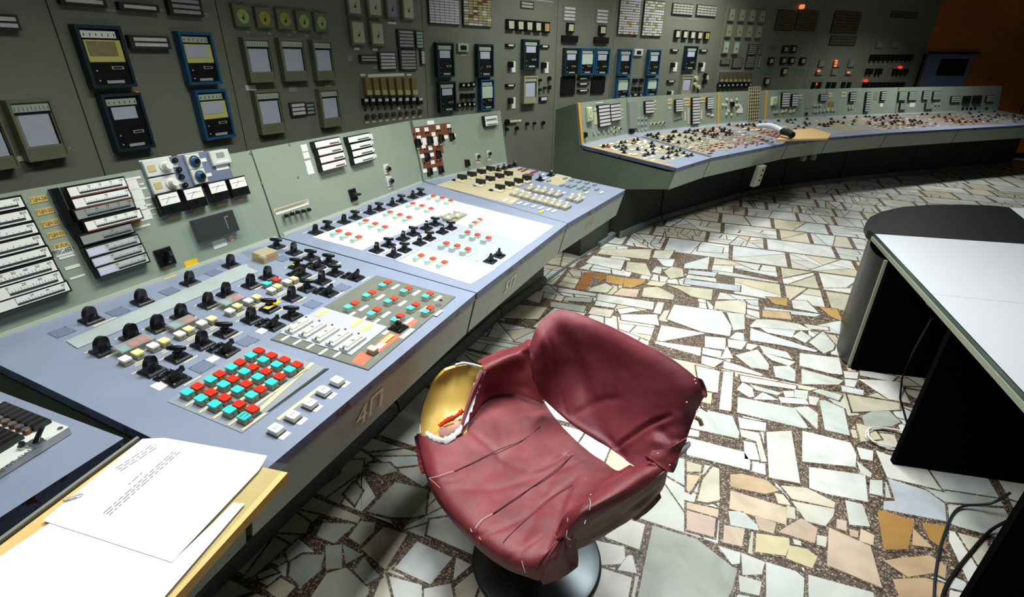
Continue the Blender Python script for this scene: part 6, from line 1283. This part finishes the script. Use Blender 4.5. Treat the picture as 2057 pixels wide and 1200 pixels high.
for i in range(5):
    x = [778, 865, 945, 1025, 1103][i]; y = 170+i*6; o = smallbox(c5_, x, y, x+[70, 65, 63, 60, 58][i], y+100, black, 'small_meter', od(i, 5)+' of the five small black-framed meters at the centre', 'meter', 'five black-framed meters at the centre', .03, dialw if i != 4 else mat('dial_tan', 'b08d5a', .5)); 
    MB().box(.016, .012, .033, .020, .04, .0345, dark_ink).build('pointer', o)
for i, (x0, y0, x1, y1) in enumerate([(1318, 203, 1380, 290), (1604, 225, 1665, 310)]): smallbox(c5_, x0, y0, x1, y1, black, 'small_meter', ['left', 'right'][i]+' single meter above the black pill displays', 'meter', None, .03, dialw)
for i, (x0, y0, x1, y1) in enumerate([(1275, 315, 1415, 375), (1563, 330, 1690, 385)]): smallbox(c5_, x0, y0, x1, y1, blackm, 'pill_display', ['left', 'right'][i]+' black pill-shaped display above the three recorders', 'display', None, .03)
for i, (x0, y0, x1, y1) in enumerate([(1268, 688, 1395, 848), (1540, 690, 1660, 832)]): smallbox(c5_, x0, y0, x1, y1, blackm, 'black_cover', ['left', 'right'][i]+' black cover plate under the three recorders', 'cover', None, .02)
for i, (x, y) in enumerate([(1300, 55), (1592, 78)]):
    tiles(wrect2(c5_(x, y), c5_(x-8, y+128), c5_(x+110, y)), 1, 4, tile, ['left', 'right'][i]+' block of four white label rows above a single meter', 'label block', .18, frm=wallm, h=.008, nm='label_block')
for i, y in enumerate([690, 740, 800]): smallbox(c5_, 1415, y, 1515, y+22, blackm, 'bar_indicator', ['top', 'middle', 'bottom'][i]+' of the three bar indicators between the black cover plates', 'indicator', None, .02, tile, .2)
for i, (x, y, lb) in enumerate([(775, 390, 'left of the green-black recorder'), (1080, 400, 'right of the green-black recorder'), (775, 750, 'left of the cream recorder')]): smallbox(c5_, x, y, x+83, y+28, blackm, 'bar_indicator', 'small bar indicator '+lb, 'indicator', None, .02, tile, .22)
for i, (x, y, lb) in enumerate([(835, 548, 'left of the green-black recorder'), (1130, 555, 'right of the green-black recorder'), (835, 872, 'left of the cream recorder')]):
    o = smallbox(c5_, x, y, x+32, y+100, PALE, 'white_plate', 'upright white plate '+lb, 'label', None, .006); smallbox(c5_, x-36, y+2, x-5, y+55, black, 'panel_switch', 'black knob beside the white plate '+lb, 'switch', None, .04)
for i, (x, y, w_) in enumerate([(370, 738, 40), (415, 738, 40), (460, 732, 40), (375, 835, 30), (420, 835, 30), (465, 832, 30), (335, 920, 38), (388, 910, 30), (430, 908, 30), (470, 908, 30)]):
    smallbox(c5_, x, y, x+w_, y+45, black, 'panel_switch', 'black button in the %s row between the teal and bright blue recorders, %s' % (['upper', 'middle', 'lower'][0 if i < 3 else 1 if i < 6 else 2], (['left', 'centre', 'right', 'left', 'centre', 'right', 'leftmost', 'second from left', 'third from left', 'rightmost'][i])), 'button', 'black buttons between recorders', .025, tile if i < 3 or i > 5 else None, .3)
for i, (x, y, r_) in enumerate([(785, 1090, .03), (965, 1105, .018), (1030, 1100, .014), (1108, 1095, .02), (1162, 700, .022), (1162, 780, .022), (1080, 715, .015), (1080, 800, .015), (1120, 785, .015), (785, 1155, .015), (872, 1145, .02)]):
    k = wfind(*c5_(x, y)); u, v = uv(WF[k], *c5_(x, y)); o = MB().cyl((0, 0), r_, 0, .03, black, 14).build('panel_switch', None, WF[k] @ T((u, v, 0)))
    tag(o, 'round black wall knob '+['with a pointer plate, left of the gap behind desk 6П', 'first of three to the right of the pointer knob', 'second of three to the right of the pointer knob', 'third of three to the right of the pointer knob', 'upper right of the cream recorder', 'right of the cream recorder, below another', 'small, top, beside the cream recorder', 'small, bottom left, beside the cream recorder', 'small, bottom right, beside the cream recorder', 'below the pointer knob', 'below and right of the pointer knob'][i], 'knob')
smallbox(c5_, 810, 1080, 880, 1098, label, 'pointer_plate', 'narrow pointer plate beside the largest wall knob', 'label', None, .02); smallbox(c5_, 890, 1072, 918, 1090, PALE, 'label_plate', 'tiny white label right of the narrow pointer plate', 'label', None, .004)
smallbox(c5_, 1075, 865, 1148, 905, blackm, 'bar_indicator', 'double bar indicator under the small knobs right of the cream recorder', 'indicator', None, .02, tile, .15)
tiles(Q3(c5_, (915, 12), (912, 68), (1030, 30)), 1, 2, mat('dull_tile', 'a4a59a', .5), 'two dull label rows above the five small meters', 'label block', h=.008, nm='label_block'); wlabel(c5_, 1005, -5, 1205, 25, mat('dull_tile', 'a4a59a', .5), 'long dull label at the top edge above the five small meters')
# middle right wall
tiles(Q3(c6_, (225, -20), (190, 335), (425, -15)), 8, 14, tile, 'tall white annunciator tile board, left of the pair', 'annunciator board', .12, frm=seamm, m2=tile, m3=mat('amber_tile', 'b78a4a', .5), nm='annunciator_board')
tiles(Q3(c6_, (462, 5), (428, 350), (655, 20)), 8, 13, tile, 'tall annunciator tile board with yellowed tiles, right of the pair', 'annunciator board', .12, m2=tiley, m3=tiley, nm='annunciator_board')
tiles(Q3(c6_, (740, 32), (728, 135), (940, 35)), 6, 4, mat('dull_tile', 'a4a59a', .5), 'low dull annunciator board, left of the small pair', 'annunciator board', .14, nm='annunciator_board')
tiles(Q3(c6_, (978, 48), (965, 150), (1170, 60)), 6, 4, mat('dull_tile', 'a4a59a', .5), 'low dull annunciator board, right of the small pair', 'annunciator board', .14, nm='annunciator_board')
wlabel(c6_, 880, 180, 990, 200, WLB, 'thin pale strip under the small pair of annunciator boards')
for i, x in enumerate([750, 825, 898, 968, 1040]): smallbox(c6_, x, 292+i*5, x+50, 380+i*4, black, 'small_meter', od(i, 5)+' of the five small meters under the low annunciator boards', 'meter', 'five black-framed meters at the right', .03, dialw if i < 4 else dialy)
for tl, bl, tr, st, cm, lb in [((200, 482), (178, 745), (320, 488), 'dark', bteal, 'upper left of the four blue recorders around the white display'), ((487, 488), (468, 742), (600, 490), 'dark', bteal, 'upper right of the four blue recorders around the white display'), ((182, 765), (155, 970), (300, 765), 'pale', bteal, 'lower left of the four blue recorders around the white display'), ((468, 768), (452, 945), (575, 765), 'pale', bteal, 'lower right of the four blue recorders around the white display'), ((855, 452), (825, 692), (965, 462), 'dark', navy, 'dark recorder under the five small meters at the right')]: recorder(Q3(c6_, tl, bl, tr), lb, st, cm)
recorder(Q3(c6_, (818, 735), (795, 940), (915, 735)), 'pale recorder below the dark one, behind the far desk panel', 'grey', mat('case_cream', '99967a', .5))
smallbox(c6_, 357, 482, 438, 550, tile, 'digital_display', 'white-framed display between the upper blue recorders', 'display', None, .02, blackm, .25)
for i, (x, y, lb) in enumerate([(748, 615, 'left'), (1022, 615, 'right')]):
    smallbox(c6_, x, y, x+34, y+90, PALE, 'white_plate', 'upright white plate '+lb+' of the dark recorder on the right wall', 'label', None, .006); smallbox(c6_, x-30, y+2, x-4, y+48, black, 'panel_switch', 'black knob '+lb+' of the dark recorder on the right wall', 'switch', None, .04)
smallbox(c6_, 712, 895, 745, 945, PALE, 'white_plate', 'upright white plate just above the far desk panel', 'label', None, .006); smallbox(c6_, 685, 897, 708, 940, black, 'panel_switch', 'black knob just above the far desk panel', 'switch', None, .04)
for i, (x, y) in enumerate([(715, 483), (1000, 487), (680, 790)]): smallbox(c6_, x, y, x+75, y+22, blackm, 'bar_indicator', 'small bar indicator '+['upper left', 'upper right', 'lower left'][i]+' beside the dark recorder on the right wall', 'indicator', None, .02, tile, .2)
for i, (x, y, w_) in enumerate([(345, 772, 45), (412, 772, 30), (335, 855, 22), (370, 855, 22), (403, 855, 22), (295, 925, 30), (330, 915, 60), (400, 915, 28)]): smallbox(c6_, x, y, x+w_, y+38, black, 'panel_switch', 'black button between the lower blue recorders, '+['top left', 'top right', 'middle row left', 'middle row centre', 'middle row right', 'bottom left', 'bottom centre', 'bottom right'][i], 'button', None, .025, tile if i > 4 else None, .3)
for i, (x, y) in enumerate([(965, 770), (1050, 740), (1040, 800), (955, 830), (990, 860), (1070, 765)]): k = wfind(*c6_(x, y)); u, v = uv(WF[k], *c6_(x, y)); tag(MB().cyl((0, 0), .03, 0, .03, black if i in (1, 2) else label, 12).build('panel_switch', None, WF[k] @ T((u, v, 0))), ['small pale knob, top left beside the pale recorder', 'black knob, top right beside the pale recorder', 'black knob under the top right one beside the pale recorder', 'small pale knob, middle left beside the pale recorder', 'small pale knob, lowest beside the pale recorder', 'small pale knob, far right beside the pale recorder'][i], 'knob')
rr_ = 0
for r0, xs in ((0, [1282, 1382, 1482, 1580]), (1, [1252, 1355, 1455, 1548]), (2, [1222, 1322])):
    for i, x in enumerate(xs):
        y = [82, 238, 402][r0]+i*4; M, u0, v0, u1, v1 = wrect2(c6_(x+8, y), c6_(x-6, y+128), c6_(x+66, y)); w, H = u1-u0, v1-v0
        t = wthing('rectangular_dial', M, u0, v0, '%s in the %s row of tall khaki dials on the right wall' % (od(i, len(xs)) if len(xs) > 2 else ['left', 'right'][i], ['top', 'middle', 'bottom'][r0]), 'gauge', 'tall khaki dials'); MB().box(0, 0, 0, w, H, .03, case, bev=.004).build('case', t); MB().box(w*.12, H*.08, .03, w*.88, H*.92, .032, mat('dial_aged', '8f9078', .5) if r0 < 2 else sgreen).cyl((w/2, H*.42), w*.10, .032, .034, seamm, 10).build('dial', t)
for a, n, lb in [((1480, 440, 1475, 535, 1562), 5, 'upper'), ((1325, 572, 1322, 665, 1420), 5, 'lower middle'), ((1462, 555, 1450, 665, 1545), 6, 'lower right'), ((1210, 592, 1205, 630, 1300), 2, 'lower left')]: tiles(wrect2(c6_(a[0], a[1]), c6_(a[2], a[3]), c6_(a[4], a[1])), 1, n, mat('dull_tile2', '7f7f76', .5), lb+' strip indicator beside the tall khaki dials')
tiles(wrect2(c6_(1582, 440), c6_(1575, 535), c6_(1622, 440)), 1, 5, mat('dull_tile2', '7f7f76', .5), 'label column right of the upper strip indicator', h=.008); tiles(wrect2(c6_(1592, 555), c6_(1570, 665), c6_(1612, 555)), 1, 6, mat('pale_teal_label', '8fa8a0', .6), 'label column right of the lower right strip indicator', h=.008)
wlabel(c6_, 1205, 690, 1425, 706, WLB, 'long pale label strip above the column indicators on the right wall')
for i in range(7):
    x = 1192+i*45; M, u0, v0, u1, v1 = wrect2(c6_(x+6, 712), c6_(x-2, 806), c6_(x+38, 712)); w, H = u1-u0, v1-v0
    t = wthing('vertical_indicator', M, u0, v0, od(i, 7)+' of the seven dim column indicators on the right wall', 'indicator', 'dim column indicators'); MB().box(0, 0, 0, w, H, .04, mat('olive_case', '5a5a3e', .5), bev=.003).build('case', t); MB().box(w*.1, H*.02, .04, w*.85, H*.28, .044, mat('brass_pale_tab', 'b0a067', .5)).build('tab', t)
for i in range(8):
    x = 1172+i*43; smallbox(c6_, x, 822-i*1.5, x+34, 862-i*1.5, black, 'panel_switch', od(i, 8)+' of the eight black tabbed buttons above the far desk panel', 'button', 'eight tabbed buttons above the far panel', .03, tile, .3)
for i, (x, y) in enumerate([(1815, 450), (1895, 448), (1672, 565), (1795, 560), (1875, 560), (1985, 565)]): smallbox(c6_, x, y, x+54, y+72, black, 'square_meter', ['upper left square meter of the group of four on the right wall', 'upper right square meter of the group of four on the right wall', 'square meter left of the group of four', 'lower left square meter of the group of four on the right wall', 'lower right square meter of the group of four on the right wall', 'square meter right of the group of four'][i], 'meter', None, .03, mat('meter_face_dim', '9a9aa0', .5), .22)
for i, (x, y) in enumerate([(1805, 668), (1633, 765)]): smallbox(c6_, x, y, x+52, y+72, black, 'upright_meter', ['upright narrow meter below the group of four', 'upright narrow meter just above the far desk panel'][i], 'meter', None, .03, dialw, .18)
wlabel(c6_, 1690, 450, 1755, 490, mat('olive_label', '6a6a45', .6), 'olive label left of the group of four square meters'); wlabel(c6_, 1630, 680, 1725, 730, mat('dull_teal_label', '5f6e66', .6), 'dull teal label plate below the left square meter'); wlabel(c6_, 1950, 680, 2030, 730, mat('dull_teal_label', '5f6e66', .6), 'dull teal label plate below the right square meter')
br = mat('board_brown_tile', '5e5338', .6, noise=.3, nscale=30)
tiles(Q3(c9_, (10, 85), (-20, 250), (155, 85)), 7, 8, br, 'brown annunciator board, left half of the pair under the orange lamp', 'annunciator board', .12, nm='annunciator_board')
tiles(Q3(c9_, (175, 85), (145, 250), (345, 88)), 7, 8, br, 'brown annunciator board, right half of the pair under the orange lamp', 'annunciator board', .12, nm='annunciator_board')
tiles(Q3(c9_, (475, 92), (455, 270), (695, 95)), 8, 7, br, 'brown annunciator board further right on the dark wall', 'annunciator board', .12, nm='annunciator_board')
tiles(Q3(c9_, (452, 300), (430, 372), (665, 305)), 8, 3, br, 'low brown annunciator board below another brown one', 'annunciator board', .12, nm='annunciator_board')
tiles(Q3(c9_, (955, 95), (945, 140), (1170, 100)), 8, 2, br, 'faint annunciator strip on the darkest part of the wall', 'annunciator board', .12, nm='annunciator_board')
for i, (x, y, w_, h_) in enumerate([(345, 497, 55, 62), (470, 497, 55, 62), (592, 497, 55, 62), (325, 582, 55, 44), (450, 582, 50, 44), (572, 582, 55, 44), (822, 335, 62, 65), (952, 335, 62, 65)]): smallbox(c9_, x, y, x+w_, y+h_, mat('module_dim', '6a6e66', .5), 'square_module', ['upper left', 'upper centre', 'upper right', 'lower left', 'lower centre', 'lower right', 'high left', 'high right'][i]+(' square module of the six on the dark wall' if i < 6 else ' square module near the end of the dark wall'), 'indicator', None, .02, mat('module_face', '7d8078', .5), .15)
def krow_(y, xs, lb):
    for i, x in enumerate(xs): k = wfind(*c9_(x, y)); u, v = uv(WF[k], *c9_(x, y)); tag(MB().box(-.03, -.05, 0, .03, .05, .05, black, bev=.01).build('panel_switch', None, WF[k] @ T((u, v, 0))), od(i, len(xs))+lb, 'switch', lb.strip())
krow_(480, [778, 815, 852, 890, 928, 965, 1002, 1040, 1075, 1108], ' of the upper row of dark knobs near the wall end')
krow_(595, [745, 775, 822, 852, 968, 1000, 1035, 1068], ' of the middle row of dark knobs near the wall end')
krow_(708, [720, 755, 790, 826, 862, 898, 934, 970, 1005, 1038], ' of the lower row of dark knobs near the wall end')
krow_(708, [300, 345, 422, 466, 544, 590], ' of the knobs under the six square modules')
for x, y, r_, m, lb in [(197, 57, .05, ledo, 'orange signal lamp lit above the brown annunciator boards'), (480, 505, .022, ledo, 'top lit lamp of the column on the upper centre module'), (476, 525, .022, ledo, 'second lit lamp of the column on the upper centre module'), (471, 548, .022, ledo, 'lowest lit lamp of the column on the upper centre module'), (334, 590, .025, ledo, 'orange lamp lit on the lower left module'), (580, 602, .02, ledo, 'orange lamp lit on the lower right module'), (310, 698, .03, ledr, 'red lamp lit above the left knobs under the modules'), (729, 672, .035, ledr, 'red lamp lit left above the lower knob row'), (1017, 560, .03, ledr, 'red lamp lit within the middle knob row')]:
    k = wfind(*c9_(x, y)); u, v = uv(WF[k], *c9_(x, y)); tag(MB().cyl((0, 0), r_*.6, 0, .055, m, 12).build('signal_lamp', None, WF[k] @ T((u, v, 0))), lb, 'lamp')
k = wfind(*c0_(943, 640)); u, v = uv(WF[k], *c0_(943, 640)); tag(MB().cyl((0, 0), .006, 0, .01, ledr, 10).build('signal_lamp', None, WF[k] @ T((u, v, 0))), 'tiny red lamp right of the two dark blue recorders', 'lamp')
wlabel(c0_, 815, 235, 862, 330, mat('brown_tape', '6e5a2a', .6), 'brown tape patch left of the double strip gauge')
# hatch with a black screen on the orange wall
a = uv(MO, 1864, 108); b = uv(MO, 1848, 200); c = uv(MO, 1957, 108); w = c[0]-a[0]; H = a[1]-b[1]
t = thing('wall_screen', MO @ T((a[0], b[1], 0)), 'black screen in a blue-grey surround on the orange wall', 'screen'); MB().box(0, 0, 0, w, H, .05, bluegrey, bev=.004).build('surround', t)
e = uv(MO, 1894, 118); f_ = uv(MO, 1932, 152); MB().box(e[0]-a[0]-.05, f_[1]-b[1], .05, f_[0]-a[0]+.0, e[1]-b[1], .056, blackm).build('screen', t)
MB().box(0, H, 0, w+.05, H+.03, .12, blackm).build('shade_strip', t); MB().box(-.18, -.6, 0, -.02, H, .02, blackm).build('dark_gap_slab', t)  # flat black slab, its colour giving the darkness of the wall-end gap
